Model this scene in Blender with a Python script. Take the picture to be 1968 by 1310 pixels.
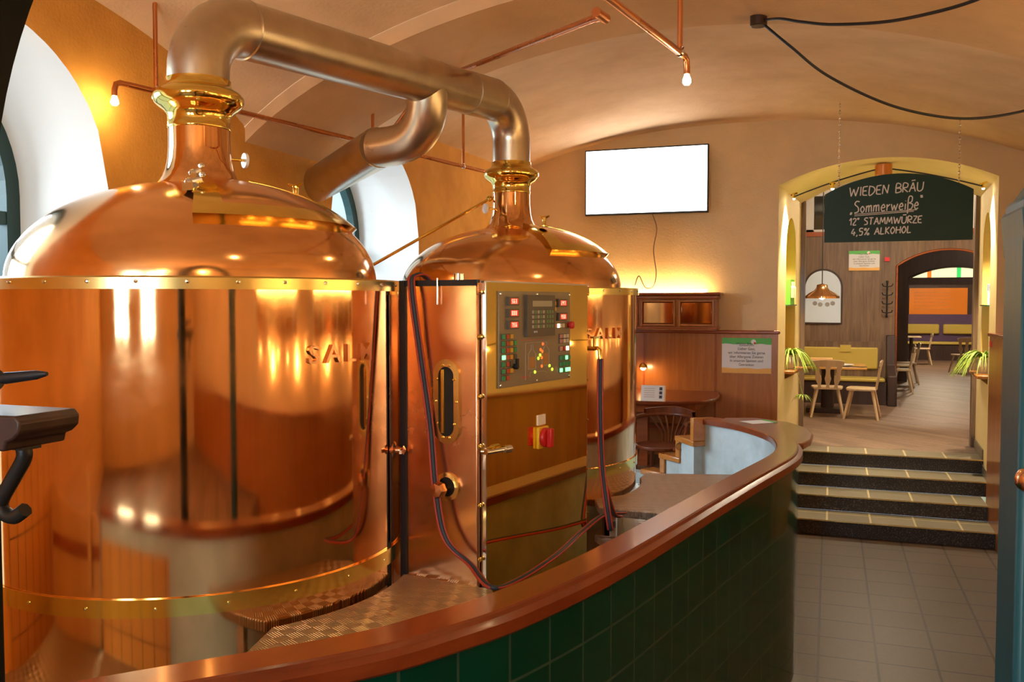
import bpy, bmesh, math, random
from mathutils import Matrix, Vector
for o in list(bpy.data.objects): bpy.data.objects.remove(o)
S = bpy.context.scene
COL = S.collection
PI = math.pi
random.seed(7)

# ------------------------------------------------------------ camera
F_PX, CX, CY, HZ = 1720.0, 984.0, 655.0, 580.0
YAW = math.radians(19.56)
PITCH = math.atan((CY - HZ) / F_PX)
EYE = Vector((0, 0, 2.4))
cam_d = bpy.data.cameras.new('camera')
cam = bpy.data.objects.new('camera', cam_d); COL.objects.link(cam)
cam_d.sensor_width = 36; cam_d.lens = 36 * F_PX / 1968
cam_d.clip_start = 0.02; cam_d.clip_end = 200
cam.location = EYE
cam.rotation_euler = (PI / 2 - PITCH, 0, YAW)
S.camera = cam

# ------------------------------------------------------------ world, daylight, exposure
S.view_settings.view_transform = 'Standard'
S.view_settings.look = 'None'
S.view_settings.exposure = 0.52
S.view_settings.gamma = 1.0
W = bpy.data.worlds.new('world'); S.world = W; W.use_nodes = True
W.node_tree.nodes['Background'].inputs[0].default_value = (0.72, 0.88, 1.0, 1)
W.node_tree.nodes['Background'].inputs[1].default_value = .85

def area_light(name, loc, rot, sx, sy, power, col):
    d = bpy.data.lights.new(name, 'AREA'); d.shape = 'RECTANGLE'; d.size = sx; d.size_y = sy
    d.energy = power; d.color = col
    o = bpy.data.objects.new(name, d); COL.objects.link(o); o.location = loc; o.rotation_euler = rot
    return o
DAY = (0.80, 0.92, 1.0)
WARM = (1.0, 0.62, 0.28)
# daylight just outside the windows of the left wall, of the back wall and of the far rooms
area_light('daylight', (-7.5, 2.6, 4.0), (0, -PI / 2 + .3, 0), 3.0, 2.5, 480, DAY)
area_light('daylight', (-7.5, 6.77, 4.0), (0, -PI / 2 + .3, 0), 3.0, 2.5, 480, DAY)
area_light('daylight', (-2.35, -4.5, 2.9), (PI / 2, 0, 0), 0.9, 1.7, 110, DAY)
area_light('daylight', (-0.75, -4.5, 2.9), (PI / 2, 0, 0), 0.9, 1.7, 110, DAY)

# ------------------------------------------------------------ pixel -> place (a point of the photograph at a real depth)
FW = Vector((-math.sin(YAW) * math.cos(PITCH), math.cos(YAW) * math.cos(PITCH), -math.sin(PITCH)))
RT = Vector((math.cos(YAW), math.sin(YAW), 0))
UP = RT.cross(FW)
def at(x, y, X=None, Y=None, Z=None):
    d = FW + RT * ((x - CX) / F_PX) - UP * ((y - CY) / F_PX)
    t = (X - EYE.x) / d.x if X is not None else (Y - EYE.y) / d.y if Y is not None else (Z - EYE.z) / d.z
    return EYE + d * t

# ------------------------------------------------------------ mesh builder
class B:
    def __init__(s): s.v = []; s.f = []; s.uv = {}
    def add(s, vs, fs, uvs=None):
        n = len(s.v); s.v += [Vector(p) for p in vs]; s.f += [[n + i for i in f] for f in fs]
        if uvs:
            for i, u in enumerate(uvs): s.uv[n + i] = u
        return s
    def box(s, x0, x1, y0, y1, z0, z1, m=None):
        c = [(x, y, z) for z in (z0, z1) for y in (y0, y1) for x in (x0, x1)]
        if m is not None: c = [m @ Vector(p) for p in c]
        return s.add(c, [(0, 2, 3, 1), (4, 5, 7, 6), (0, 1, 5, 4), (2, 6, 7, 3), (0, 4, 6, 2), (1, 3, 7, 5)])
    def prism(s, poly, z0, z1, m=None):
        n = len(poly)
        vs = [(p[0], p[1], z0) for p in poly] + [(p[0], p[1], z1) for p in poly]
        if m is not None: vs = [m @ Vector(p) for p in vs]
        a = sum(poly[i][0] * poly[(i + 1) % n][1] - poly[(i + 1) % n][0] * poly[i][1] for i in range(n))
        fs = [list(range(n))[::-1], list(range(n, 2 * n))] + [(i, (i + 1) % n, n + (i + 1) % n, n + i) for i in range(n)]
        if a < 0: fs = [list(f)[::-1] for f in fs]
        return s.add(vs, fs)
    def lathe(s, prof, c=(0, 0, 0), n=64, a0=0.0, a1=2 * PI, m=None, caps=True):
        full = abs(a1 - a0 - 2 * PI) < 1e-6
        k = n if full else n + 1
        vs = []; fs = []
        for r, z in prof:
            for j in range(k):
                a = a0 + (a1 - a0) * j / n
                vs.append(Vector((r * math.cos(a), r * math.sin(a), z)))
        L = len(prof)
        for i in range(L - 1):
            for j in range(n):
                j2 = (j + 1) % k
                fs.append((i * k + j, i * k + j2, (i + 1) * k + j2, (i + 1) * k + j))
        if full and caps:
            if prof[0][0] > 1e-5: fs.append(list(range(k))[::-1])
            if prof[-1][0] > 1e-5: fs.append([(L - 1) * k + j for j in range(k)])
        if m is not None: vs = [m @ p for p in vs]
        else: vs = [p + Vector(c) for p in vs]
        return s.add(vs, fs)
    def tube(s, pts, r, n=10, cap=True):
        P = [Vector(p) for p in pts]
        if not hasattr(r, '__len__'): r = [r] * len(P)
        T = []
        for i in range(len(P)):
            t = (P[min(i + 1, len(P) - 1)] - P[max(i - 1, 0)])
            T.append(t.normalized() if t.length > 1e-9 else Vector((0, 0, 1)))
        a = Vector((0, 0, 1)) if abs(T[0].z) < .9 else Vector((1, 0, 0))
        N = (a - T[0] * a.dot(T[0])).normalized()
        vs = []; fs = []
        for i, p in enumerate(P):
            N = (N - T[i] * N.dot(T[i])).normalized(); Bn = T[i].cross(N)
            for j in range(n):
                th = 2 * PI * j / n
                vs.append(p + (N * math.cos(th) + Bn * math.sin(th)) * r[i])
        for i in range(len(P) - 1):
            for j in range(n):
                j2 = (j + 1) % n
                fs.append((i * n + j, i * n + j2, (i + 1) * n + j2, (i + 1) * n + j))
        if cap:
            fs.append(list(range(n))[::-1]); fs.append([(len(P) - 1) * n + j for j in range(n)])
        return s.add(vs, fs)
    def cyl(s, p0, p1, r, n=16): return s.tube([p0, p1], r, n)
    def ball(s, c, r, n=16, sz=1.0):
        prof = [(max(r * math.sin(PI * i / 8), 1e-6), -r * sz * math.cos(PI * i / 8)) for i in range(9)]
        return s.lathe(prof, c, n, caps=False)
    def grid(s, fn, nu, nv, uvfn=None):
        vs = [fn(i / nu, j / nv) for j in range(nv + 1) for i in range(nu + 1)]
        fs = [(j * (nu + 1) + i, j * (nu + 1) + i + 1, (j + 1) * (nu + 1) + i + 1, (j + 1) * (nu + 1) + i) for j in range(nv) for i in range(nu)]
        uv = [uvfn(i / nu, j / nv) for j in range(nv + 1) for i in range(nu + 1)] if uvfn else None
        return s.add(vs, fs, uv)
    def sweep(s, prof, path, close_ends=True):
        """prof: closed list of (offset, z); path: list of (point2d, normal2d, arclength)"""
        n = len(prof); vs = []; uv = []; fs = []
        for p, nn, L in path:
            for d, z in prof:
                vs.append((p[0] + nn[0] * d, p[1] + nn[1] * d, z)); uv.append((L, z))
        for i in range(len(path) - 1):
            for j in range(n):
                j2 = (j + 1) % n
                fs.append((i * n + j, (i + 1) * n + j, (i + 1) * n + j2, i * n + j2))
        if close_ends:
            fs.append(list(range(n))); fs.append([(len(path) - 1) * n + j for j in range(n)][::-1])
        return s.add(vs, fs, uv)
    def xf(s, m):
        s.v = [m @ p for p in s.v]; return s

def frame(org, xdir, ydir):
    x = Vector(xdir).normalized(); y = Vector(ydir); y = (y - x * y.dot(x)).normalized(); z = x.cross(y)
    m = Matrix((x, y, z)).transposed().to_4x4(); m.translation = Vector(org); return m
def rotz(a, loc=(0, 0, 0)): return Matrix.Translation(Vector(loc)) @ Matrix.Rotation(a, 4, 'Z')

WM = {}
def root_inv(o):
    while o.parent: o = o.parent
    return WM[o.name].inverted()
def _mesh(name, b, mat, smooth, inv):
    me = bpy.data.meshes.new(name)
    vs = [inv @ p for p in b.v] if inv is not None else b.v
    me.from_pydata([tuple(p) for p in vs], [], b.f)
    if b.uv:
        l = me.uv_layers.new(name='UVMap')
        for lp in me.loops: l.data[lp.index].uv = b.uv.get(lp.vertex_index, (0, 0))
    bm = bmesh.new(); bm.from_mesh(me); bmesh.ops.recalc_face_normals(bm, faces=bm.faces); bm.to_mesh(me); bm.free()
    if mat: me.materials.append(mat)
    if smooth:
        me.shade_smooth(); me.set_sharp_from_angle(angle=math.radians(smooth))
    return me
def _link(name, me, bevel, bseg=2):
    o = bpy.data.objects.new(name, me); COL.objects.link(o)
    if bevel:
        m = o.modifiers.new('bevel', 'BEVEL'); m.width = bevel; m.segments = bseg; m.limit_method = 'ANGLE'; m.angle_limit = math.radians(40)
    return o
def tag(o, label, cat, group=None):
    o['label'] = label; o['category'] = cat
    if group: o['group'] = group
    return o
def thing(name, label, cat, loc=(0, 0, 0), rz=0.0, group=None):
    o = bpy.data.objects.new(name, None); COL.objects.link(o); o.empty_display_size = .1
    o.location = loc; o.rotation_euler = (0, 0, rz); WM[o.name] = rotz(rz, loc)
    return tag(o, label, cat, group)
def part(name, b, mat, parent, smooth=35, bevel=0, label=None):
    o = _link(name, _mesh(name, b, mat, smooth, root_inv(parent)), bevel)
    o.parent = parent
    if label: o['label'] = label
    return o
def solo(name, b, mat, label, cat, group=None, smooth=35, bevel=0):
    lo = Vector([min(p[i] for p in b.v) for i in range(3)]); hi = Vector([max(p[i] for p in b.v) for i in range(3)])
    c = Vector(((lo.x + hi.x) / 2, (lo.y + hi.y) / 2, lo.z))
    o = _link(name, _mesh(name, b, mat, smooth, Matrix.Translation(-c)), bevel); o.location = c
    WM[o.name] = Matrix.Translation(c)
    return tag(o, label, cat, group)
def struct(name, b, mat, smooth=35, bevel=0):
    o = _link(name, _mesh(name, b, mat, smooth, None), bevel); o['kind'] = 'structure'; WM[o.name] = Matrix.Identity(4)
    return o
def copy_tree(o, parent=None):
    c = o.copy(); COL.objects.link(c); c.parent = parent
    if parent is None: WM[c.name] = o.matrix_basis.copy()
    for ch in list(o.children): copy_tree(ch, c)
    return c
def text_b(s, size, m, depth=0.0, sx=1.0, align='CENTER', bold=0.0):
    """writing as mesh: x right, y up in the frame m"""
    cu = bpy.data.curves.new('t', 'FONT'); cu.body = s; cu.size = size; cu.extrude = depth; cu.align_x = align; cu.offset = bold
    cu.resolution_u = 3
    o = bpy.data.objects.new('t', cu); COL.objects.link(o)
    dg = bpy.context.evaluated_depsgraph_get()
    me = bpy.data.meshes.new_from_object(o.evaluated_get(dg))
    b = B(); b.add([m @ Vector((v.co.x * sx, v.co.y, v.co.z)) for v in me.vertices], [list(p.vertices) for p in me.polygons])
    bpy.data.objects.remove(o); bpy.data.curves.remove(cu); bpy.data.meshes.remove(me)
    return b

def part_multi(name, bms, parent, smooth=35, label=None):
    """one part made of several materials"""
    b = B(); idx = []; mats = []
    for q, mt in bms:
        if mt not in mats: mats.append(mt)
        b.add(q.v, q.f); idx += [mats.index(mt)] * len(q.f)
    o = part(name, b, None, parent, 0, 0, label)
    for mt in mats: o.data.materials.append(mt)
    for p, i in zip(o.data.polygons, idx): p.material_index = i
    if smooth: o.data.shade_smooth(); o.data.set_sharp_from_angle(angle=math.radians(smooth))
    return o
# ------------------------------------------------------------ materials
def newmat(name):
    m = bpy.data.materials.new(name); m.use_nodes = True
    nt = m.node_tree; return m, nt, nt.nodes['Principled BSDF']
def col(c): return (c[0], c[1], c[2], 1)
def pmat(name, c, rough=.5, metal=0.0, spec=.5, coat=0.0, noise=0.0, nscale=8.0, bump=0.0, bscale=60.0, rvar=0.0, stretch=(1, 1, 1), c2=None, emit=None, estr=0.0):
    m, nt, p = newmat(name); N = nt.nodes; L = nt.links
    p.inputs['Base Color'].default_value = col(c); p.inputs['Roughness'].default_value = rough
    p.inputs['Metallic'].default_value = metal; p.inputs['Specular IOR Level'].default_value = spec
    p.inputs['Coat Weight'].default_value = coat; p.inputs['Coat Roughness'].default_value = .08
    if emit: p.inputs['Emission Color'].default_value = col(emit); p.inputs['Emission Strength'].default_value = estr
    if noise or bump or rvar or c2:
        tc = N.new('ShaderNodeTexCoord'); mp = N.new('ShaderNodeMapping'); mp.inputs['Scale'].default_value = stretch
        L.new(tc.outputs['Object'], mp.inputs['Vector'])
    if noise or c2 or rvar:
        nz = N.new('ShaderNodeTexNoise'); nz.inputs['Scale'].default_value = nscale; nz.inputs['Detail'].default_value = 5; nz.inputs['Roughness'].default_value = .6
        L.new(mp.outputs['Vector'], nz.inputs['Vector'])
        if noise or c2:
            cr = N.new('ShaderNodeValToRGB')
            a = c if c2 is None else c2
            k = 1 - noise
            cr.color_ramp.elements[0].position = .3; cr.color_ramp.elements[1].position = .7
            cr.color_ramp.elements[0].color = col([x * k for x in a]); cr.color_ramp.elements[1].color = col([min(1, x * (1 + noise * .5)) for x in c])
            L.new(nz.outputs['Fac'], cr.inputs['Fac']); L.new(cr.outputs['Color'], p.inputs['Base Color'])
        if rvar:
            mr = N.new('ShaderNodeMapRange'); mr.inputs['From Min'].default_value = .3; mr.inputs['From Max'].default_value = .7
            mr.inputs['To Min'].default_value = max(.01, rough - rvar); mr.inputs['To Max'].default_value = rough + rvar
            L.new(nz.outputs['Fac'], mr.inputs['Value']); L.new(mr.outputs['Result'], p.inputs['Roughness'])
    if bump:
        bz = N.new('ShaderNodeTexNoise'); bz.inputs['Scale'].default_value = bscale; bz.inputs['Detail'].default_value = 3
        L.new(mp.outputs['Vector'], bz.inputs['Vector'])
        bp = N.new('ShaderNodeBump'); bp.inputs['Strength'].default_value = bump; bp.inputs['Distance'].default_value = .01
        L.new(bz.outputs['Fac'], bp.inputs['Height']); L.new(bp.outputs['Normal'], p.inputs['Normal'])
    return m
def wood(name, c1, c2, axis=2, rough=.35, scale=14, coat=.3):
    st = [scale * .9] * 3; st[axis] = scale * .06
    m, nt, p = newmat(name); N = nt.nodes; L = nt.links
    tc = N.new('ShaderNodeTexCoord'); mp = N.new('ShaderNodeMapping'); mp.inputs['Scale'].default_value = st
    nz = N.new('ShaderNodeTexNoise'); nz.inputs['Scale'].default_value = 1.6; nz.inputs['Detail'].default_value = 8; nz.inputs['Roughness'].default_value = .65; nz.inputs['Distortion'].default_value = .7
    cr = N.new('ShaderNodeValToRGB'); cr.color_ramp.elements[0].position = .32; cr.color_ramp.elements[1].position = .68
    cr.color_ramp.elements[0].color = col(c1); cr.color_ramp.elements[1].color = col(c2)
    L.new(tc.outputs['Object'], mp.inputs['Vector']); L.new(mp.outputs['Vector'], nz.inputs['Vector']); L.new(nz.outputs['Fac'], cr.inputs['Fac'])
    L.new(cr.outputs['Color'], p.inputs['Base Color'])
    p.inputs['Roughness'].default_value = rough; p.inputs['Coat Weight'].default_value = coat; p.inputs['Coat Roughness'].default_value = .12
    return m
def emat(name, c, s):
    m, nt, p = newmat(name); p.inputs['Base Color'].default_value = (0, 0, 0, 1)
    p.inputs['Emission Color'].default_value = col(c); p.inputs['Emission Strength'].default_value = s; return m
def brickmat(name, c1, c2, mortar, w, h, ms, rough, src='Object', loc=(0, 0, 0), rot=(0, 0, 0), offset=0.0, spec=.5, bump=.3, noise=0.0, coat=0.0):
    m, nt, p = newmat(name); N = nt.nodes; L = nt.links
    tc = N.new('ShaderNodeTexCoord'); mp = N.new('ShaderNodeMapping'); mp.inputs['Location'].default_value = loc; mp.inputs['Rotation'].default_value = rot
    br = N.new('ShaderNodeTexBrick'); br.offset = offset; br.squash = 1
    br.inputs['Scale'].default_value = 1; br.inputs['Brick Width'].default_value = w; br.inputs['Row Height'].default_value = h
    br.inputs['Mortar Size'].default_value = ms; br.inputs['Mortar Smooth'].default_value = .1; br.inputs['Bias'].default_value = 0
    br.inputs['Color1'].default_value = col(c1); br.inputs['Color2'].default_value = col(c2); br.inputs['Mortar'].default_value = col(mortar)
    L.new(tc.outputs[src], mp.inputs['Vector']); L.new(mp.outputs['Vector'], br.inputs['Vector'])
    out = br.outputs['Color']
    if noise:
        nz = N.new('ShaderNodeTexNoise'); nz.inputs['Scale'].default_value = 30; nz.inputs['Detail'].default_value = 6
        mx = N.new('ShaderNodeMixRGB'); mx.blend_type = 'OVERLAY'; mx.inputs['Fac'].default_value = noise
        L.new(tc.outputs[src], nz.inputs['Vector']); L.new(out, mx.inputs[1]); L.new(nz.outputs['Fac'], mx.inputs[2]); out = mx.outputs[0]
    L.new(out, p.inputs['Base Color']); p.inputs['Roughness'].default_value = rough; p.inputs['Specular IOR Level'].default_value = spec
    p.inputs['Coat Weight'].default_value = coat
    if bump:
        bp = N.new('ShaderNodeBump'); bp.inputs['Strength'].default_value = bump; bp.inputs['Distance'].default_value = .004; bp.invert = True
        L.new(br.outputs['Fac'], bp.inputs['Height']); L.new(bp.outputs['Normal'], p.inputs['Normal'])
    return m

MT = {}
MT['copper'] = pmat('polished_copper', (.93, .51, .22), .085, 1, rvar=.05, nscale=3.0, bump=.012, bscale=2.2, noise=.10)
MT['copper_dome'] = pmat('copper_dome', (.93, .51, .22), .15, 1, rvar=.07, nscale=2.5, bump=.012, bscale=2.5, noise=.14)
MT['copper_brushed'] = pmat('brushed_copper', (.88, .49, .27), .24, 1, rvar=.08, nscale=3, noise=.10)
MT['copper_pipe'] = pmat('copper_pipe', (.66, .26, .10), .28, 1, rvar=.05, nscale=3, noise=.08)
MT['brass'] = pmat('polished_brass', (.90, .66, .17), .12, 1, rvar=.05, nscale=4, noise=.06)
MT['brass_mirror'] = pmat('brass_mirror', (.92, .62, .13), .035, 1, rvar=.02, nscale=2)
MT['brass_satin'] = pmat('satin_brass', (.86, .66, .24), .24, 1, noise=.06, nscale=6)
MT['steel'] = pmat('dull_steel_duct', (.62, .53, .40), .33, 1, rvar=.06, nscale=7, noise=.14)
MT['chrome'] = pmat('chrome', (.85, .85, .86), .1, 1)
MT['black_rubber'] = pmat('black_rubber', (.012, .012, .016), .5)
MT['black_metal'] = pmat('black_metal', (.012, .012, .012), .4, spec=.4)
MT['wall_lamplit'] = pmat('lamplit_stucco', (.74, .38, .085), .85, spec=.2, noise=.14, nscale=2.0, bump=.35, bscale=55, c2=(.70, .33, .065))  # warm lamp light on the left wall put into its stucco colour
MT['wall_apricot'] = pmat('apricot_stucco', (.76, .56, .33), .85, spec=.2, noise=.10, nscale=1.6, bump=.3, bscale=55)
MT['ceiling'] = pmat('ceiling_plaster', (.82, .60, .38), .9, spec=.2, noise=.14, nscale=1.3, bump=.3, bscale=45, c2=(.80, .54, .31))
MT['rib'] = pmat('rib_plaster', (.74, .48, .26), .9, spec=.2, noise=.14, nscale=1.5, bump=.25, bscale=45)
MT['white_plaster'] = pmat('white_plaster', (.85, .82, .78), .8, spec=.2, bump=.15, bscale=30)
MT['cream'] = pmat('cream_paint', (.90, .76, .42), .7, spec=.3, noise=.06, nscale=3)
MT['yellow_paint'] = pmat('yellow_niche_paint', (.82, .60, .19), .7, spec=.3)
MT['wainscot'] = wood('cherry_panel', (.33, .105, .018), (.46, .17, .035), 2, .28, 12)
MT['wood_trim'] = wood('red_brown_trim', (.26, .055, .014), (.36, .09, .022), 0, .25, 12)
MT['rail'] = wood('varnished_rail', (.16, .028, .007), (.24, .050, .012), 1, .28, 6, .25)
MT['step_trim'] = wood('step_trim_wood', (.42, .15, .03), (.56, .23, .05), 1, .25, 8)
MT['dark_wood'] = wood('dark_oak', (.085, .05, .03), (.22, .135, .08), 2, .5, 12, .1)
MT['darker_wood'] = wood('black_brown_oak', (.022, .010, .008), (.05, .024, .02), 2, .5, 10, .1)
MT['chair_wood'] = wood('pale_beech', (.60, .44, .26), (.72, .56, .36), 2, .4, 9)
MT['far_chair_wood'] = MT['chair_wood']
MT['bench_yellow'] = pmat('yellow_upholstery', (.52, .40, .08), .6)
MT['bentwood'] = wood('dark_red_bentwood', (.10, .022, .008), (.20, .05, .016), 2, .3, 14)
MT['blue_plaster'] = pmat('blue_grey_plaster', (.47, .56, .60), .6, noise=.14, nscale=5, c2=(.42, .50, .51))
MT['green_tile'] = brickmat('green_wall_tile', (.0, .052, .028), (.0, .043, .023), (.035, .075, .05), .2, .2, .005, .12, 'UV', bump=.3, coat=.2)
MT['plate'] = None
MT['teal'] = pmat('teal_paint', (.003, .075, .105), .45, noise=.25, nscale=9, bump=.08, bscale=20, stretch=(1, 1, .2))
MT['arch_shaded'] = pmat('shaded_arch_black', (.004, .006, .006), .6, spec=.25)  # shade on the left arch and post put into a near-black colour
MT['frame_green'] = pmat('dark_green_frame', (.012, .045, .042), .4)
MT['paper'] = pmat('paper_white', (.74, .76, .80), .6)
MT['paper_green'] = pmat('paper_green', (.12, .52, .13), .6)
MT['paper_orange'] = pmat('paper_orange', (.80, .45, .12), .6)
MT['ink'] = pmat('grey_ink', (.06, .06, .08), .7)
MT['red_ink'] = pmat('red_print', (.7, .03, .05), .6)
MT['board_green'] = pmat('chalkboard_green', (.003, .036, .022), .4, spec=.3, noise=.15, nscale=2)
MT['chalk'] = pmat('chalk', (.80, .78, .76), .9)
MT['panel_grey'] = pmat('anodised_grey', (.25, .21, .155), .45, metal=.3)
MT['panel_dark'] = pmat('dark_grey_bezel', (.10, .085, .065), .45)
MT['white'] = pmat('white_enamel', (.82, .82, .82), .4)
MT['hose_red'] = pmat('red_hose', (.42, .045, .022), .5)
MT['hose_dark'] = pmat('dark_blue_braid', (.03, .04, .06), .55)
MT['leaf'] = pmat('spider_plant_leaf', (.42, .62, .10), .5, noise=.3, nscale=30)
MT['pot'] = pmat('cream_pot', (.80, .74, .55), .4)
MT['bulb'] = emat('warm_bulb', (1.0, .72, .36), 160)
MT['fill_glow'] = emat('warm_fill_glow', (1.0, .62, .27), 62)  # glow of the added fill globes
MT['sconce_glow'] = emat('sconce_glow', (1.0, .62, .27), 26)
MT['led'] = emat('warm_led', (1.0, .70, .28), 45)
MT['tv'] = emat('tv_screen', (.93, .97, 1.0), 3.2)
MT['seg_red'] = emat('red_segments', (1.0, .42, .26), 1.3)
MT['red_lens'] = pmat('red_display_window', (.35, .01, .008), .3, emit=(1, .04, .01), estr=.55)
# ------------------------------------------------------------ special materials
def mat_plate():
    m, nt, p = newmat('checker_plate'); N = nt.nodes; L = nt.links
    tc = N.new('ShaderNodeTexCoord'); mp = N.new('ShaderNodeMapping'); mp.inputs['Rotation'].default_value = (0, 0, .5)
    L.new(tc.outputs['Object'], mp.inputs['Vector'])
    ck = N.new('ShaderNodeTexChecker'); ck.inputs['Scale'].default_value = 20
    L.new(mp.outputs['Vector'], ck.inputs['Vector'])
    w1 = N.new('ShaderNodeTexWave'); w1.bands_direction = 'X'; w1.inputs['Scale'].default_value = 33
    w2 = N.new('ShaderNodeTexWave'); w2.bands_direction = 'Y'; w2.inputs['Scale'].default_value = 33
    for w in (w1, w2): L.new(mp.outputs['Vector'], w.inputs['Vector'])
    mx = N.new('ShaderNodeMixRGB'); L.new(ck.outputs['Fac'], mx.inputs[0]); L.new(w1.outputs['Color'], mx.inputs[1]); L.new(w2.outputs['Color'], mx.inputs[2])
    bp = N.new('ShaderNodeBump'); bp.inputs['Strength'].default_value = 1.0; bp.inputs['Distance'].default_value = .006
    L.new(mx.outputs[0], bp.inputs['Height']); L.new(bp.outputs['Normal'], p.inputs['Normal'])
    p.inputs['Base Color'].default_value = (.50, .43, .34, 1); p.inputs['Metallic'].default_value = .75; p.inputs['Roughness'].default_value = .38
    return m
MT['plate'] = mat_plate()
def mat_granite():
    m, nt, p = newmat('dark_granite'); N = nt.nodes; L = nt.links
    tc = N.new('ShaderNodeTexCoord'); nz = N.new('ShaderNodeTexNoise'); nz.inputs['Scale'].default_value = 90; nz.inputs['Detail'].default_value = 2
    cr = N.new('ShaderNodeValToRGB'); cr.color_ramp.elements[0].position = .55; cr.color_ramp.elements[0].color = (.016, .013, .014, 1)
    cr.color_ramp.elements[1].position = .72; cr.color_ramp.elements[1].color = (.20, .16, .13, 1)
    L.new(tc.outputs['Object'], nz.inputs['Vector']); L.new(nz.outputs['Fac'], cr.inputs['Fac']); L.new(cr.outputs['Color'], p.inputs['Base Color'])
    p.inputs['Roughness'].default_value = .3; return m
MT['granite'] = mat_granite()
MT['floor_tile'] = brickmat('brown_floor_tile', (.085, .055, .037), (.073, .048, .032), (.016, .010, .006), .372, .372, .009, .42, loc=(.043, -.015, 0), rot=(0, 0, 0.0), bump=.3, noise=.25)
MT['floor_tile'].node_tree.nodes['Principled BSDF'].inputs['Specular IOR Level'].default_value = .3
MT['tread_tile'] = brickmat('grey_tread_tile', (.21, .185, .135), (.165, .145, .105), (.50, .42, .26), .42, 2.0, .010, .35, bump=.2, noise=.2)
MT['parquet'] = brickmat('oak_parquet', (.20, .125, .085), (.115, .068, .045), (.05, .03, .02), .9, .15, .003, .5, rot=(0, 0, PI / 4), offset=.5, bump=.1, noise=.5)
MT['wall_tile'] = brickmat('orange_wall_tile', (.62, .30, .07), (.58, .27, .06), (.06, .04, .03), .15, .45, .004, .3, 'UV', bump=.1)
def mat_pane():
    m = bpy.data.materials.new('window_glass'); m.use_nodes = True; nt = m.node_tree; N = nt.nodes; L = nt.links
    for n in list(N): N.remove(n)
    o = N.new('ShaderNodeOutputMaterial'); t = N.new('ShaderNodeBsdfTransparent'); g = N.new('ShaderNodeBsdfGlossy'); x = N.new('ShaderNodeMixShader')
    t.inputs[0].default_value = (.93, .98, 1, 1); g.inputs['Roughness'].default_value = .03; x.inputs[0].default_value = .06
    L.new(t.outputs[0], x.inputs[1]); L.new(g.outputs[0], x.inputs[2]); L.new(x.outputs[0], o.inputs[0]); return m
MT['pane'] = mat_pane()

# ------------------------------------------------------------ ceiling shape (shallow vaults between a broad transverse rib)
XL, XR, XC, HX = -3.6, 2.45, -.95, 2.65
RY0, RY1 = 4.95, 6.0
FWY = 10.3
def rib_z(x):
    u = min(1.05, abs(x - XC) / HX); return 4.20 - .66 * u * u - .10 * u ** 8
def far_z(x):
    u = min(1.05, abs(x - XC) / HX); return 4.39 - .43 * u ** 2.3
def ceil_z(x, y):
    u = min(1.05, abs(x - XC) / HX)
    if y >= RY0 and y <= RY1: return rib_z(x)
    if y > RY1:
        t = (y - RY1) / (FWY - RY1); s = 1 - (1 - t) ** 6; s0 = t
        s = s * u ** 2 + s0 * (1 - u ** 2)
        return (rib_z(x) + .10) * (1 - s) + far_z(x) * s + .16 * math.sin(PI * t) * (1 - u ** 2)
    t = (RY0 - y) / 4.5; t = min(t, 1.0)
    s = 1 - (1 - t) ** 5
    return rib_z(x) + .10 + s * (.22 + .30 * u ** 3)
def bay(y0, y1, ny):
    b = B(); b.grid(lambda i, j: Vector((XL - .05 + (XR - XL + .1) * i, y0 + (y1 - y0) * j, ceil_z(XL - .05 + (XR - XL + .1) * i, min(max(y0 + (y1 - y0) * j, y0 + 1e-4), y1 - 1e-4)))), 44, ny)
    return b
struct('ceiling', bay(RY1 + .001, FWY + .05, 40), MT['ceiling'], 60)
struct('ceiling', bay(-4.05, RY0 - .001, 44), MT['ceiling'], 60)
b = B()
n = 44
for i in range(n):
    x0 = XL - .05 + (XR - XL + .1) * i / n; x1 = XL - .05 + (XR - XL + .1) * (i + 1) / n
    za, zb = rib_z(x0), rib_z(x1)
    k = len(b.v)
    b.add([(x0, RY0, za), (x1, RY0, zb), (x1, RY1, zb), (x0, RY1, za), (x0, RY0, za + .3), (x1, RY0, zb + .3), (x1, RY1, zb + .3), (x0, RY1, za + .3)],
          [(0, 3, 2, 1), (0, 1, 5, 4), (3, 7, 6, 2), (4, 5, 6, 7)])
struct('ceiling_rib', b, MT['rib'], 50)

# ------------------------------------------------------------ walls
def wall_cols(b, p0, p1, zb, ztf, holes, n=80):
    p0, p1 = Vector(p0), Vector(p1); Ln = (p1 - p0).length; d = (p1 - p0) / Ln
    us = set([0, Ln] + [Ln * i / n for i in range(n + 1)])
    for h in holes:
        us |= {h['u0'], h['u1']} | {h['u0'] + (h['u1'] - h['u0']) * i / 24 for i in range(25)}
    us = sorted(us)
    for a, c in zip(us, us[1:]):
        if c - a < 1e-6: continue
        q0, q1 = p0 + d * a, p0 + d * c
        def quad(z00, z01, z10, z11):
            b.add([(q0.x, q0.y, z00), (q1.x, q1.y, z01), (q1.x, q1.y, z11), (q0.x, q0.y, z10)], [(0, 1, 2, 3)])
        hh = [h for h in holes if h['u0'] - 1e-6 <= a and c <= h['u1'] + 1e-6]
        t0, t1 = ztf(q0), ztf(q1)
        if hh:
            h = hh[0]
            if h['zb'] > zb: quad(zb, zb, h['zb'], h['zb'])
            quad(h['top'](a), h['top'](c), t0, t1)
        else: quad(zb, zb, t0, t1)
    return b
def half_round(c, R, zs): return lambda u: zs + math.sqrt(max(0, R * R - (u - c) ** 2))
def seg_arch(u0, u1, zs, rise):
    w = (u1 - u0) / 2; R = (w * w + rise * rise) / (2 * rise); c = (u0 + u1) / 2
    return lambda u: zs - (R - rise) + math.sqrt(max(0, R * R - (u - c) ** 2))
WIN = [(2.99, 'window_1'), (6.77, 'window_2')]
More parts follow.
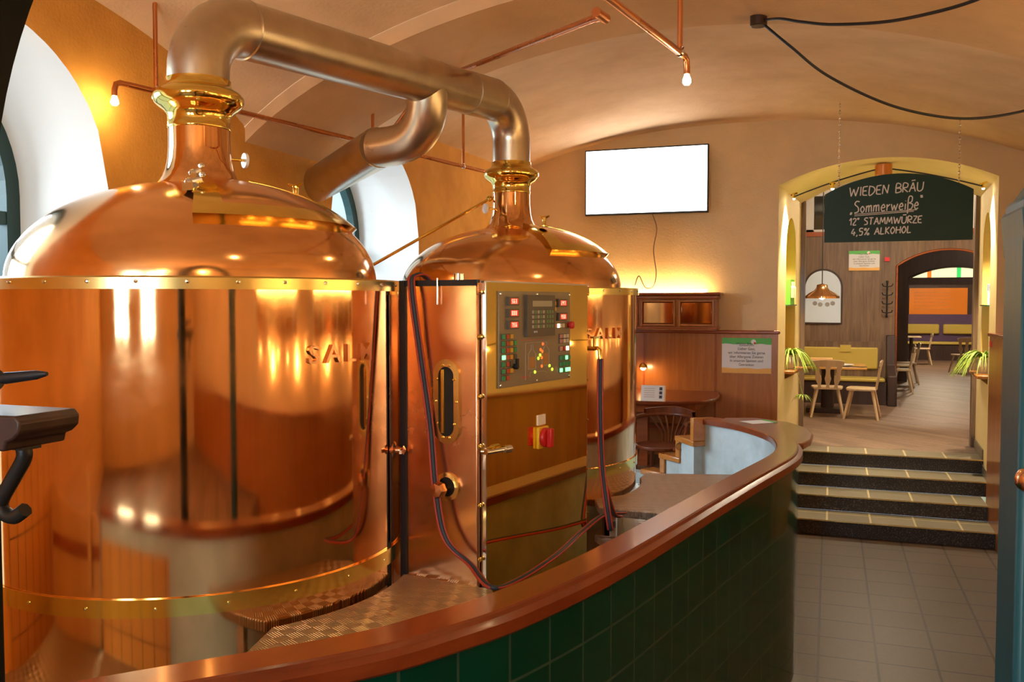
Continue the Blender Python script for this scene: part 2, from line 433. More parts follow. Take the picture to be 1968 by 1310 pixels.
WR, WZB, WZS = .78, 1.15, 2.98
Y0 = -4.0
holes = [dict(u0=y - WR - Y0, u1=y + WR - Y0, zb=WZB, top=half_round(y - Y0, WR, WZS)) for y, _ in WIN]
struct('wall_left', wall_cols(B(), (XL, Y0), (XL, FWY + .05), 0, lambda q: ceil_z(XL, min(max(q.y, Y0 + .01), FWY - .01)) + .06, holes, 120), MT['wall_lamplit'])
def win_outline(y, R, n=28):
    pts = [(y - R, WZB)] + [(y - R * math.cos(PI * i / n), WZS + R * math.sin(PI * i / n)) for i in range(n + 1)] + [(y + R, WZB)]
    return pts
for wy, nm in WIN:
    o = win_outline(wy, WR); b = B()
    XD = XL - .62
    for (a, c) in zip(o, o[1:] + o[:1]):
        b.add([(XL, a[0], a[1]), (XL, c[0], c[1]), (XD - .1, c[0], c[1]), (XD - .1, a[0], a[1])], [(0, 1, 2, 3)])
    struct('trim_1' if nm == 'window_1' else 'trim_2', b, MT['white_plaster'], 40)
    # frame ring
    oi = win_outline(wy, WR - .085); oi[0] = (oi[0][0], WZB + .085); oi[-1] = (oi[-1][0], WZB + .085)
    b = B(); N = len(o)
    for k in range(N):
        k2 = (k + 1) % N
        a, c, ai, ci = o[k], o[k2], oi[k], oi[k2]
        for x in (XD, XD - .07):
            b.add([(x, a[0], a[1]), (x, c[0], c[1]), (x, ci[0], ci[1]), (x, ai[0], ai[1])], [(0, 1, 2, 3)])
        b.add([(XD, ai[0], ai[1]), (XD, ci[0], ci[1]), (XD - .07, ci[0], ci[1]), (XD - .07, ai[0], ai[1])], [(0, 1, 2, 3)])
    w = struct(nm, b, MT['frame_green'], 40)
    b = B(); b.box(XD - .06, XD - .01, wy - .025, wy + .025, WZB + .08, WZS + WR - .08); part('mullion', b, MT['frame_green'], w)
    b = B(); b.box(XD - .06, XD - .005, wy - WR + .08, wy + WR - .08, WZS - .16, WZS - .09); part('transom', b, MT['frame_green'], w)
    b = B(); b.box(XD - .045, XD - .035, wy - WR + .02, wy + WR - .02, WZB + .02, WZS)
    k = len(b.v)
    fan = [(XD - .04, wy, WZS)] + [(XD - .04, wy - (WR - .02) * math.cos(PI * i / 24), WZS + (WR - .02) * math.sin(PI * i / 24)) for i in range(25)]
    b.add(fan, [(0, i, i + 1) for i in range(1, 25)])
    part('pane', b, MT['pane'], w)
# metal ventilation grille standing in the second window
b = B()
for k in range(11): b.box(XL - .56, XL - .54, 6.06, 6.36, 2.95 + k * .045, 2.975 + k * .045)
for k in range(5): b.box(XL - .565, XL - .535, 6.06 + k * .07, 6.075 + k * .07, 2.93, 3.45)
solo('vent_grille', b, MT['chrome'], 'grey slatted vent grille in the window niche behind the vats', 'grille')

# far wall with segmental arch, passage and splayed jambs
AL, AR = -.55, 1.60
h = dict(u0=AL - XL, u1=AR - XL, zb=0, top=seg_arch(AL - XL, AR - XL, 3.68, .245))
struct('wall_far', wall_cols(B(), (XL - .05, FWY), (XR, FWY), 0, lambda q: far_z(q.x) + .06, [dict(u0=h['u0'] + .05, u1=h['u1'] + .05, zb=0, top=lambda u: h['top'](u - .05))], 60), MT['wall_apricot'])
BY = 12.1; BL, BR = -.36, 1.68
f0 = seg_arch(AL, AR, 3.68, .245); f1 = seg_arch(BL, BR, 3.655, .30)
b = B()
def tun(i, j):
    x = (AL + (AR - AL) * i) * (1 - j) + (BL + (BR - BL) * i) * j
    z = f0(AL + (AR - AL) * i) * (1 - j) + f1(BL + (BR - BL) * i) * j
    return Vector((x, FWY + (BY - FWY) * j, z))
b.grid(tun, 30, 10)
struct('ceiling_passage', b, MT['cream'], 60)
def jamb(p0, p1, side, name):
    """jamb wall of the passage with a tall round-headed niche"""
    p0, p1 = Vector(p0), Vector(p1); Ln = (p1 - p0).length; d = (p1 - p0) / Ln; nn = Vector((-d.y, d.x)) * side
    u0, u1, zb, zs = .32 * Ln, .74 * Ln, 1.50, 3.02
    top = half_round((u0 + u1) / 2, (u1 - u0) / 2, zs)
    struct(name, wall_cols(B(), p0, p1, 0, lambda q: 3.69, [dict(u0=u0, u1=u1, zb=zb, top=top)], 20), MT['cream'])
    R = (u1 - u0) / 2; c = (u0 + u1) / 2
    o = [(u0, zb)] + [(c - R * math.cos(PI * i / 20), zs + R * math.sin(PI * i / 20)) for i in range(21)] + [(u1, zb)]
    b = B(); D = .17
    def P(u, z, e): q = p0 + d * u + nn * e; return (q.x, q.y, z)
    for a, e in zip(o, o[1:] + o[:1]):
        b.add([P(a[0], a[1], 0), P(e[0], e[1], 0), P(e[0], e[1], D), P(a[0], a[1], D)], [(0, 1, 2, 3)])
    b.add([P(a[0], a[1], D) for a in o], [list(range(len(o)))])
    struct(name + '_niche', b, MT['yellow_paint'], 40)
    return p0, d, nn, u0, u1
JL = jamb((AL, FWY), (BL, BY), 1, 'wall_passage_left')
JR = jamb((AR, FWY), (BR, BY), -1, 'wall_passage_right')
# dark door posts at the inner end
for x0, x1 in ((BL - .01, BL + .055), (BR - .05, BR + .01)):
    b = B(); b.box(x0, x1, BY - .06, BY + .06, .64, 3.68); struct('trim_3' if x0 < 0 else 'trim_4', b, MT['dark_wood'])
# back, right walls
holes = [dict(u0=XL * 0 + (-2.8 - XL), u1=-1.9 - XL, zb=2.0, top=lambda u: 3.75), dict(u0=-1.2 - XL, u1=-.3 - XL, zb=2.0, top=lambda u: 3.75)]
struct('wall_back', wall_cols(B(), (XL, Y0), (XR, Y0), 0, lambda q: 4.75, holes, 20), MT['wall_apricot'])
for k, x0 in enumerate((-2.8, -1.2)):
    b = B()
    for (xa, xb, za, zb) in ((x0, x0 + .07, 2, 3.75), (x0 + .83, x0 + .9, 2, 3.75), (x0, x0 + .9, 2, 2.08), (x0, x0 + .9, 3.67, 3.75), (x0 + .42, x0 + .48, 2, 3.75), (x0, x0 + .9, 3.2, 3.25)):
        b.box(xa, xb, Y0 - .1, Y0 - .03, za, zb)
    w = struct('window_%d' % (3 + k), b, MT['white'])
    b = B(); b.box(x0, x0 + .9, Y0 - .075, Y0 - .065, 2, 3.75); part('pane', b, MT['pane'], w)
struct('wall_right', wall_cols(B(), (XR - .06, Y0), (XR - .06, FWY), 0, lambda q: 4.75, [], 12), MT['wall_apricot'])
# wooden panelling on the right wall and on the far wall
b = B(); b.box(1.545, 1.62, 8.9, FWY - .02, 0, 2.05); b.box(XR - .12, XR - .06, Y0, FWY - .02, 0, 1.46); w = struct('trim_5', b, MT['wainscot'])
b = B(); b.box(1.525, 1.64, 8.88, FWY - .01, 2.05, 2.085); b.box(XR - .15, XR - .06, Y0, FWY - .02, 1.46, 1.495); part('cap', b, MT['wood_trim'], w, bevel=.008)
b = B(); b.box(XL, -.535, FWY - .05, FWY, .64, 2.045); w = struct('trim_6', b, MT['wainscot'])
for x in (-2.02, -1.21):
    c = B(); c.box(x - .01, x + .01, FWY - .058, FWY - .04, .64, 2.04); part('batten', c, MT['wood_trim'], w)
c = B(); c.box(XL, -.515, FWY - .085, FWY, 2.045, 2.085); part('cap', c, MT['wood_trim'], w, bevel=.012)

# floors and stairs
b = B(); b.box(XL, XR, -4.05, 10.35, -.1, 0); struct('floor', b, MT['floor_tile'])
b = B(); b.box(XL, XR - .06, -4, .80, 0.001, .75); struct('floor_viewing', b, MT['parquet'])
b = B(); b.box(XL, -.46, 8.35, FWY, 0.001, .64); struct('floor_corner', b, MT['parquet'])
SY = [9.68, 10.15, 10.62, 11.10]
for k, y in enumerate(SY):
    xr = 1.545 if y < 10.2 else AR + (BR - AR) * (y - FWY) / (BY - FWY) + .03
    xl = -.46 if y < 10.2 else -.56 + .11 * (y - FWY)
    z = .16 * (k + 1); y1 = (SY[k + 1] if k < 3 else 11.52)
    b = B(); b.box(xl, xr, y, y1 + .02, .001 + (z - .16), z - .012); s = struct('stair_riser', b, MT['granite'])
    c = B(); c.box(xl, xr, y - .012, y1, z - .012, z); part('tread', c, MT['tread_tile'], s)
    c = B(); c.box(xl, xr, y - .016, y - .006, z - .010, z + .001); part('nosing', c, MT['brass_satin'], s)
b = B(); b.box(-4.2, 5, 11.52, 31, .5, .64); struct('floor_upper', b, MT['parquet'])
for (ya, yb, z) in ((10.17, 10.64, .32), (10.64, 11.12, .48), (11.12, 12.06, .64)):
    b = B(); x0 = AR + (BR - AR) * (ya - FWY) / 1.8; x1 = AR + (BR - AR) * (yb - FWY) / 1.8
    b.prism([(x0 - .015, ya), (x1 - .015, yb), (x1 + .01, yb), (x0 + .01, ya)], z, z + .11)
    struct('baseboard_passage', b, MT['tread_tile'])

# ------------------------------------------------------------ the rooms beyond the passage
PY = 17.0
b = B()
wall_cols(b, (-4.2, BY + .02), (5, BY + .02), .5, lambda q: 4.4, [dict(u0=BL + 4.2, u1=BR + 4.2, zb=.5, top=lambda u: f1(u - 4.2))], 20)
struct('wall_room_near', b, MT['wall_apricot'])
b = B(); b.box(-4.25, -4.2, BY, 31, .5, 4.4); struct('wall_room_left', b, MT['wall_apricot'])
b = B(); b.box(5, 5.05, BY, 31, .5, 4.4); struct('wall_room_right', b, MT['wall_apricot'])
b = B(); b.box(-4.2, 5, BY, 31, 4.4, 4.5); struct('ceiling_room', b, MT['white_plaster'])
A1 = seg_arch(1.09, 2.72, 3.03, .27)
def thick_wall(b, x0, x1, y0, y1, zb, zt, hx0, hx1, top):
    for y in (y0, y1): wall_cols(b, (x0, y), (x1, y), zb, lambda q: zt, [dict(u0=hx0 - x0, u1=hx1 - x0, zb=zb, top=lambda u: top(u + x0))], 12)
    n = 24; pts = [(hx0, zb)] + [(hx0 + (hx1 - hx0) * i / n, top(hx0 + (hx1 - hx0) * i / n)) for i in range(n + 1)] + [(hx1, zb)]
    for a, c in zip(pts, pts[1:]): b.add([(a[0], y0, a[1]), (c[0], y0, c[1]), (c[0], y1, c[1]), (a[0], y1, a[1])], [(0, 1, 2, 3)])
    b.add([(x0, y0, zt), (x1, y0, zt), (x1, y1, zt), (x0, y1, zt)], [(0, 1, 2, 3)])
b = B(); thick_wall(b, -4.2, 5, PY, PY + .3, .64, 3.57, 1.09, 2.72, A1); struct('wall_panelled', b, MT['dark_wood'])
# edge strip of the first opening
b = B(); n = 24
pts = [(1.09, .64)] + [(1.09 + 1.63 * i / n, A1(1.09 + 1.63 * i / n)) for i in range(n + 1)]
b.tube([(x, PY - .01, z) for x, z in pts], .022, 6); struct('trim_7', b, MT['wood_trim'], 60)
b = B(); b.box(-4.2, 5, PY - .03, PY + .33, 3.57, 3.65); struct('trim_8', b, MT['wood_trim'])
# transom windows above the panelled wall
for k in range(5):
    x0 = -1.0 + k * .62
    b = B()
    for (xa, xb, za, zb) in ((x0, x0 + .08, 3.65, 4.4), (x0 + .54, x0 + .62, 3.65, 4.4), (x0, x0 + .62, 4.3, 4.4), (x0, x0 + .62, 3.65, 3.7)): b.box(xa, xb, PY + .1, PY + .18, za, zb)
    w = struct('window_%d' % (5 + k), b, MT['white'])
    b = B(); b.box(x0 + .05, x0 + .57, PY + .13, PY + .14, 3.67, 4.33); part('pane', b, MT['pane'], w)
b = B(); b.box(2.1, 5, PY + .1, PY + .2, 3.65, 4.4); b.box(-4.2, -1.0, PY + .1, PY + .2, 3.65, 4.4); struct('wall_room_upper', b, MT['white_plaster'])
# second opening with a glazed fanlight over a beam
QY = 21.5
qx0 = at(1747, 540, Y=QY).x; qz = at(1800, 533, Y=QY).z; qx1 = qx0 + 1.85
A2 = seg_arch(qx0, qx1, qz - .01, .24)
b = B(); thick_wall(b, -4.2, 5, QY, QY + .2, .64, 4.4, qx0, qx1, A2); struct('wall_second', b, MT['darker_wood'])
b = B(); b.box(qx0 - .02, qx1 + .02, QY - .02, QY + .2, qz - .16, qz); struct('trim_9', b, MT['darker_wood'])
# ============================================================ the counter that runs round the brewing vats
raw = [(-2.62, 1.18), (-2.25, 1.36), (-1.9, 1.62), (-1.66, 1.86), (-1.308, 2.23), (-1.165, 2.456), (-1.03, 2.742), (-.86, 3.315), (-.645, 4.359), (-.495, 5.08), (-.352, 5.745), (-.318, 6.05), (-.332, 6.36), (-.415, 6.72), (-.61, 7.09), (-.80, 7.31), (-.995, 7.46)]
def catmull(P, per=8):
    P = [Vector(p) for p in P]; out = []
    for i in range(len(P) - 1):
        p0 = P[max(i - 1, 0)]; p1 = P[i]; p2 = P[i + 1]; p3 = P[min(i + 2, len(P) - 1)]
        for k in range(per):
            t = k / per
            out.append(.5 * ((2 * p1) + (p2 - p0) * t + (2 * p0 - 5 * p1 + 4 * p2 - p3) * t * t + (3 * p1 - p0 - 3 * p2 + p3) * t ** 3))
    out.append(P[-1]); return out
def with_normals(pts, left=False):
    L = 0; out = []
    for i, p in enumerate(pts):
        t = (pts[min(i + 1, len(pts) - 1)] - pts[max(i - 1, 0)]).normalized()
        if i: L += (p - pts[i - 1]).length
        out.append((p, Vector((t.y, -t.x)), L))      # normal to the right of travel = passage side
    return out
CP = with_normals(catmull(raw))
ZC = 1.44
ctr = thing('tiled_counter', 'curved half-height wall with green tiles and varnished wooden rail, curling round the copper vats', 'counter', (-.8, 3.5, 0))
b = B(); b.sweep([(.012, .0), (.012, ZC - .045), (.05, ZC - .045), (.05, 0)], CP); part('inner_face', b, MT['blue_plaster'], ctr, 50, label='pale blue-grey plaster inner face')
b = B(); b.sweep([(.05, 0), (.05, ZC - .045), (.135, ZC - .045), (.135, 0)], CP); part('tiled_face', b, MT['green_tile'], ctr, 50, label='dark green tiled outer face')
b = B(); b.sweep([(-.010, ZC - .045), (-.010, ZC - .006), (-.004, ZC), (.124, ZC + .002), (.131, ZC - .003), (.134, ZC - .016), (.148, ZC - .022), (.160, ZC - .028), (.162, ZC - .066), (.155, ZC - .074), (.136, ZC - .074), (.134, ZC - .045)], CP)
b2 = B(); b2.sweep([(.004, .76), (.004, 1.30), (.0115, 1.30), (.0115, .76)], [q for q in CP if q[2] < .95]); part('inner_tiles', b2, MT['wall_tile'], ctr, 50, label='pale orange tiles on the inner face')
part('rail', b, MT['rail'], ctr, 24, label='varnished red-brown wooden rail')
# stepped end of the wall
st = [(-.995, 7.46, 1.44), (-1.16, 7.70, 1.255), (-1.33, 7.86, 1.07), (-1.52, 7.98, .90), (-1.72, 8.07, .90)]
for i in range(4):
    p, q = Vector(st[i][:2]), Vector(st[i + 1][:2]); z = st[i + 1][2]; d = (q - p).normalized()
    m = frame((p.x, p.y, 0), (d.x, d.y, 0), (-d.y, d.x, 0)); Ln = (q - p).length
    # local y>0 is towards the outside of the curl (left of travel is inside? the wall body spans both)
    b = B(); b.box(0, Ln, -.06, .06, .64, z - .04, m); part('step_wall', b, MT['blue_plaster'], ctr)
    if i < 3:
        b = B(); b.box(-.035, Ln + .03, -.085, .085, z - .045, z, m); part('step_cap', b, MT['step_trim'], ctr, bevel=.008)
        b = B(); b.box(-.035, .025, -.085, .085, z, st[i][2] + (0 if i else .005), m); part('step_post', b, MT['step_trim'], ctr, bevel=.008)
b = B(); b.tube([(-1.19 + .03 * math.cos(a), 7.62, 1.17 + .03 * math.sin(a)) for a in [2 * PI * k / 16 for k in range(17)]], .006, 6); part('ring_pull', b, MT['chrome'], ctr)

# half-round ledge on the passage side of the counter's curl
led = thing('ledge_table', 'thin half-round wooden ledge fixed to the end of the green counter above the steps', 'table', (-.3, 7.3, 1.34))
b = B(); b.prism([tuple(p + nn * .142) for p, nn, L in CP if p.y > 6.62][::-1] + [(-.17, 6.72), (-.12, 6.95), (-.11, 7.25), (-.17, 7.6), (-.32, 7.9), (-.6, 8.1), (-.86, 8.0)], 1.335, 1.385)
part('tabletop', b, MT['rail'], led, bevel=.012)
b = B(); b.cyl((-.35, 7.35, .64), (-.35, 7.35, 1.34), .03); part('leg', b, MT['chrome'], led)
b = B(); b.box(-.13, .13, -.09, .09, 0, .004, rotz(.7, (-.56, 7.78, 1.386)))
mn = solo('menu_sheet', b, MT['paper'], 'white menu sheet lying on the half-round wooden ledge', 'menu')
b = B(); b.box(.09, .132, -.09, .09, .0015, .0055, rotz(.7, (-.56, 7.78, 1.386))); part('green_edge', b, MT['paper_green'], mn, label='green printed strip')

# ============================================================ brewing floor and checker-plate walkways
b = B(); poly = [(p.x, p.y) for p, nn, L in CP] + [(-1.5, 8.0), (-3.6, 8.3)]
poly = [(-3.6, 1.12)] + poly; b.prism(poly, .001, .76); struct('floor_brewing', b, MT['plate'])
def plate_deck(name, label, poly, z, legs, th=.045):
    t = thing(name, label, 'platform', (poly[0][0], poly[0][1], .76))
    b = B(); b.prism(poly, z - th, z); part('deck', b, MT['plate'], t, bevel=.006)
    for x, y in legs:
        b = B(); b.box(x - .02, x + .02, y - .02, y + .02, .76, z - th); part('leg', b, MT['chrome'], t)
    return t
V1 = Vector((-2.554, 3.193)); V2 = Vector((-2.053, 5.765)); R = .85
def arc(c, r, a0, a1, n=14): return [(c.x + r * math.cos(math.radians(a0 + (a1 - a0) * i / n)), c.y + r * math.sin(math.radians(a0 + (a1 - a0) * i / n))) for i in range(n + 1)]
zp = 1.25
pl = arc(V1, .885, -37, 12.5)
near = pl + [tuple(at(945, 1131, Z=zp).xy), (-1.10, 3.05), (-1.19, 2.72), (-1.33, 2.45), (-1.50, 2.25), (-1.66, 2.10), (-1.78, 2.37)]
plate_deck('walkway_plate', 'checkered metal walkway plate in the foreground between the large vat and the counter rail', near, zp, [(-1.77, 2.5), (-1.3, 3.2)])
zq = 1.19
pf = [tuple(at(1142, 958, Z=zq).xy), tuple(at(1152, 975, Z=zq).xy), (-.80, 5.05), (-.60, 5.2), (-.47, 5.8), (-.45, 6.1), (-.50, 6.45)] + [tuple(at(1405, 911, Z=zq).xy), tuple(at(1240, 909, Z=zq).xy)] + arc(V2, .885, 20, -18)
plate_deck('walkway_plate', 'raised checkered metal walkway plate beside the small vat, below the pale blue counter wall', pf, zq, [(-.85, 5.25), (-1.25, 5.4), (-.6, 6.3)])
sp = [(-1.32, 5.2), (-1.03, 4.78), (-.82, 4.66), (-.74, 5.2)]
plate_deck('step_plate', 'lower checkered metal step in front of the raised walkway plate, beside the hose end', sp, 1.0, [(-1.25, 5.1), (-.95, 4.9)])

# ============================================================ the two copper vats
def vat(name, label, c, hatch_az, hatch_span, hinge, dial_az, cam_az):
    M = rotz(0, (c.x, c.y, 0))
    t = thing(name, label, 'brewing vat', (c.x, c.y, .76))
    zr0, zr1 = 2.444, 2.495
    b = B(); b.lathe([(R, .76), (R, zr0 + .01)], (c.x, c.y, 0), 160, caps=False); sh = part('shell', b, MT['copper'], t, 60)
    b = B(); b.lathe([(R - .03, zr1 - .006), (R + .006, zr1 - .006), (R + .012, zr1 - .012), (R + .012, zr0), (R + .002, zr0)][::-1], (c.x, c.y, 0), 160, caps=False)
    rg = part('top_ring', b, MT['brass_satin'], t, 30)
    for k in range(16):
        a = cam_az + math.radians(-80 + k * 11); b = B(); m = frame((c.x + (R + .012) * math.cos(a), c.y + (R + .012) * math.sin(a), (zr0 + zr1) / 2), (-math.sin(a), math.cos(a), 0), (0, 0, 1))
        b.lathe([(.007, 0), (.006, .004), (1e-5, .005)], n=10, m=m, caps=False); part('screw', b, MT['chrome'], rg)
    zb0, zb1 = 1.322, 1.385
    b = B(); b.lathe([(R + .001, zb0), (R + .010, zb0), (R + .010, zb1), (R + .001, zb1)], (c.x, c.y, 0), 160, caps=False)
    bt = part('belt', b, MT['brass'], t, 30)
    for k in range(10):
        a = cam_az + math.radians(-75 + k * 16); b = B(); m = frame((c.x + (R + .01) * math.cos(a), c.y + (R + .01) * math.sin(a), (zb0 + zb1) / 2), (-math.sin(a), math.cos(a), 0), (0, 0, 1))
        b.lathe([(.006, 0), (.005, .004), (1e-5, .005)], n=10, m=m, caps=False); part('screw', b, MT['brass_satin'], bt)
    # dome
    r0, H, z0 = .745, .42, zr1 - .008
    prof = [(R - .03, z0), (r0 + .02, z0 + .002)]
    A = 32
    ae = math.acos(.185 / r0)
    for i in range(A + 1):
        th = ae * i / A; prof.append((r0 * math.cos(th), z0 + H * math.sin(th)))
    b = B(); b.lathe(prof, (c.x, c.y, 0), 160, caps=False); part('dome', b, MT['copper_dome'], t, 60)
    zt = z0 + H * math.sin(ae)
    # neck: copper flare, brass collar with a bulging ring
    b = B(); b.lathe([(.190, zt - .004), (.172, zt + .012), (.155, zt + .035), (.142, zt + .065), (.133, zt + .105), (.128, zt + .16), (.127, zt + .25)], (c.x, c.y, 0), 72, caps=False)
    part('neck', b, MT['copper'], t, 60)
    zn = zt + .25
    b = B(); b.lathe([(.128, zn - .012), (.130, zn - .010), (.130, zn), (.128, zn + .002), (.129, zn + .045), (.140, zn + .062), (.160, zn + .075), (.178, zn + .092), (.187, zn + .112), (.185, zn + .130), (.172, zn + .146), (.150, zn + .158), (.138, zn + .168), (.134, zn + .178), (.134, zn + .198), (.128, zn + .200)], (c.x, c.y, 0), 80, caps=False)
    part('neck_collar', b, MT['brass'], t, 50)
    # hatch: a raised door lying on the dome
    def dome_p(az, th, off):
        r = r0 * math.cos(th); z = z0 + H * math.sin(th)
        nr = Vector((math.cos(th) / r0, math.sin(th) / H)).normalized()
        return Vector((c.x + (r + nr.x * off) * math.cos(az), c.y + (r + nr.x * off) * math.sin(az), z + nr.y * off))
    t0 = math.asin((2.705 - z0) / H); t1 = ae - .03
    a0, a1 = hatch_az, hatch_az + hatch_span
    def patch(x0, x1, y0, y1, off, nu=28, nv=14):
        b = B()
        b.grid(lambda i, j: dome_p(x0 + (x1 - x0) * i, y0 + (y1 - y0) * j, off), nu, nv)
        def skirt(f, n):
            b.grid(lambda i, j: dome_p(*f(i), off * (1 - j) - .004 * j), n, 1)
        skirt(lambda i: (x0 + (x1 - x0) * i, y0), nu); skirt(lambda i: (x0 + (x1 - x0) * i, y1), nu)
        skirt(lambda i: (x0, y0 + (y1 - y0) * i), nv); skirt(lambda i: (x1, y0 + (y1 - y0) * i), nv)
        return b
    hb = part('hatch_gasket', patch(a0 + .01, a1 - .01, t0 + .006, t1, .010), MT['black_rubber'], t, 30, label='dark rubber gasket under the hatch')
    # brass frame strips and copper panel of the door
    part('hatch_door', patch(a0, a1, t0, t1, .020), MT['copper_dome'], t, 30, label='raised copper hatch door')
    wv = .12
    part('hatch_frame', patch(a0 - .01, a1 + .01, t0 - .012, t0 + wv, .027, 28, 4), MT['brass'], t, 30, label='brass edging of the hatch')
    wa = .16
    part('hatch_frame', patch(a0 - .012, a0 + wa, t0 - .012, t1 + .01, .0275, 5, 14), MT['brass'], t, 30, label='brass edging of the hatch')
    part('hatch_frame', patch(a1 - wa, a1 + .012, t0 - .012, t1 + .01, .0275, 5, 14), MT['brass'], t, 30, label='brass edging of the hatch')
    if hinge:
        for th in (t0 + .36, t0 + .62):
            b = B(); p = dome_p(a0 - .05, th, .035); q = dome_p(a0 + .05, th, .05)
            b.tube([p, q], .014, 10); b.ball(p, .02, 10); b.ball(q + Vector((0, 0, .018)), .012, 8)
            b.box(-.02, .03, -.018, .018, -.03, 0, Matrix.Translation(p)); part('hinge', b, MT['chrome'], t)
    # dial thermometer on a stalk from the neck
    a = dial_az; p0 = Vector((c.x + .125 * math.cos(a), c.y + .125 * math.sin(a), zt + .13)); p1 = p0 + Vector((math.cos(a), math.sin(a), 0)) * .075
    b = B(); b.cyl(p0, p1, .007); st_ = part('dial_stem', b, MT['brass'], t)
    b = B(); m = frame(p1, Vector((-math.sin(a), math.cos(a), 0)), (0, 0, 1)); b.lathe([(.033, -.006), (.033, .006), (.030, .008), (1e-5, .008)], n=28, m=m, caps=True); part('dial', b, MT['white'], st_, label='round white dial')
    return t, dome_p, z0, H, zt, zn
cz1 = math.atan2(0 - V1.y, 0 - V1.x); cz2 = math.atan2(0 - V2.y, 0 - V2.x)
vat1, dp1, z0, H, zt, zn = vat('copper_vat', 'large foreground copper brewing vat with a brass-framed hatch on its dome', V1, cz1 - .03, 1.55, True, cz1 + 1.9, cz1)
vat2, dp2, *_ = vat('copper_vat', 'smaller-looking copper brewing vat further back, behind the control cabinet', V2, cz2 + .40, 1.15, False, cz2 - 1.05, cz2)

# vertical seam strip on the large vat, brass cocks, raised lettering
def wrap(c, r, az, ang_per_m, mtx_local, b):
    out = []
    for p in b.v:
        a = az + p.x * ang_per_m
        out.append(Vector((c.x + (r + p.z) * math.cos(a), c.y + (r + p.z) * math.sin(a), p.y)))
    b.v = out; return b
for (vt, c, az, z) in ((vat1, V1, cz1 + math.radians(23.5), 2.175), (vat2, V2, cz2 + math.radians(30), 2.175)):
    tb = B()
    for k, ch in enumerate('SALM'):
        lb = text_b(ch, .095, Matrix.Translation((.045 + .088 * k, z, .003)), depth=.009, sx=1.15, bold=.001)
        tb.add(lb.v, lb.f)
    part('raised_lettering', wrap(c, R, az, 1 / R, None, tb), MT['copper_brushed'], vt, 20)
def cock(parent, p, h=.075):
    b = B(); p = Vector(p); b.tube([p, p + Vector((0, 0, h * .4)), p + Vector((0, 0, h))], [.022, .012, .014], 10)
    b.tube([p + Vector((-.035, 0, h * 1.15)), p + Vector((-.015, 0, h)), p + Vector((.015, 0, h)), p + Vector((.035, 0, h * 1.15))], [.006, .008, .008, .006], 8)
    b.lathe([(.03, 0), (.03, .008), (.02, .012)], p, 16); part('cock', b, MT['brass'], parent)
cock(vat1, dp1(cz1 + 1.62, 1.0, .0)); cock(vat2, dp2(cz2 + .55, 1.02, .04), .06)
b = B(); a = cz1 + math.radians(62); zz = 1.78
m = frame((V1.x + R * math.cos(a), V1.y + R * math.sin(a), zz), (-math.sin(a), math.cos(a), 0), (0, 0, 1))
b.lathe([(.035, 0), (.035, .006), (.014, .012), (.014, .04), (.02, .045), (.001, .055)], n=18, m=m, caps=False); b.box(-.05, .05, -.008, .008, .04, .05, m)
part('sampling_cock', b, MT['copper_brushed'], vat1)
# copper cover strip along the right flank of the large vat
b = B(); a0 = cz1 + math.radians(58); b.lathe([(R + .004, 1.40), (R + .004, 2.43)], (V1.x, V1.y, 0), 12, a0, a0 + .16, caps=False); part('cover_strip', b, MT['copper_brushed'], vat1)
# brass cleaning line that drops from the neck of the small vat
b = B(); q0 = at(943, 376, Z=2.4 + .12); 
p0 = Vector((V2.x - .14, V2.y - .05, 3.10)); p1 = Vector((V2.x - .62, V2.y - .52, 2.72)); p2 = Vector((V2.x - .98, V2.y - .86, 2.44))
b.tube([p0 + Vector((.05, 0, .0)), p0, p1, p2], .010, 8); b.ball(p0, .022, 10); part('cleaning_line', b, MT['brass'], vat2)

# ============================================================ steel vapour duct joining the two necks
duct = thing('vapour_duct', 'thick dull steel vapour duct arching from the large vat neck to the small one', 'duct', (V1.x, V1.y, zn + .22))
rd = .128
zA = zn + .190
def elbow(c0, dirh, r, z_start, n=12, rise=1):
    """points from a vertical axis at c0 bending into horizontal direction dirh"""
    return [Vector((c0.x, c0.y, z_start)) + Vector((dirh.x, dirh.y, 0)) * (r - r * math.cos(PI / 2 * i / n)) + Vector((0, 0, r * math.sin(PI / 2 * i / n))) for i in range(n + 1)]
dh = (V2 - V1).normalized(); rb = .25
e1 = elbow(V1, dh, rb, zA + .037); e2 = elbow(V2, -dh, rb, zA + .137)
b = B(); b.tube([Vector((V1.x, V1.y, zA - .03))] + e1, rd, 48); part('elbow', b, MT['steel'], duct, 50)
b = B(); b.tube([Vector((V2.x, V2.y, zA - .03))] + e2, rd, 48); part('elbow', b, MT['steel'], duct, 50)
pa, pb = e1[-1], e2[-1]; ax = (pb - pa)
b = B(); b.tube([pa - ax * .005, pa + ax * .5, pa + ax * .86], rd + .001, 48); part('straight_run', b, MT['steel'], duct, 50)
b = B(); b.tube([pa + ax * .855, pb + ax * .005], rd + .005, 48); part('sleeve', b, MT['steel'], duct, 50)
for t_ in (0, 1):
    p = pa + ax * t_; b = B(); b.tube([p - ax.normalized() * .006, p, p + ax.normalized() * .006], [rd + .001, rd + .006, rd + .001], 48); part('weld_seam', b, MT['steel'], duct, 50)
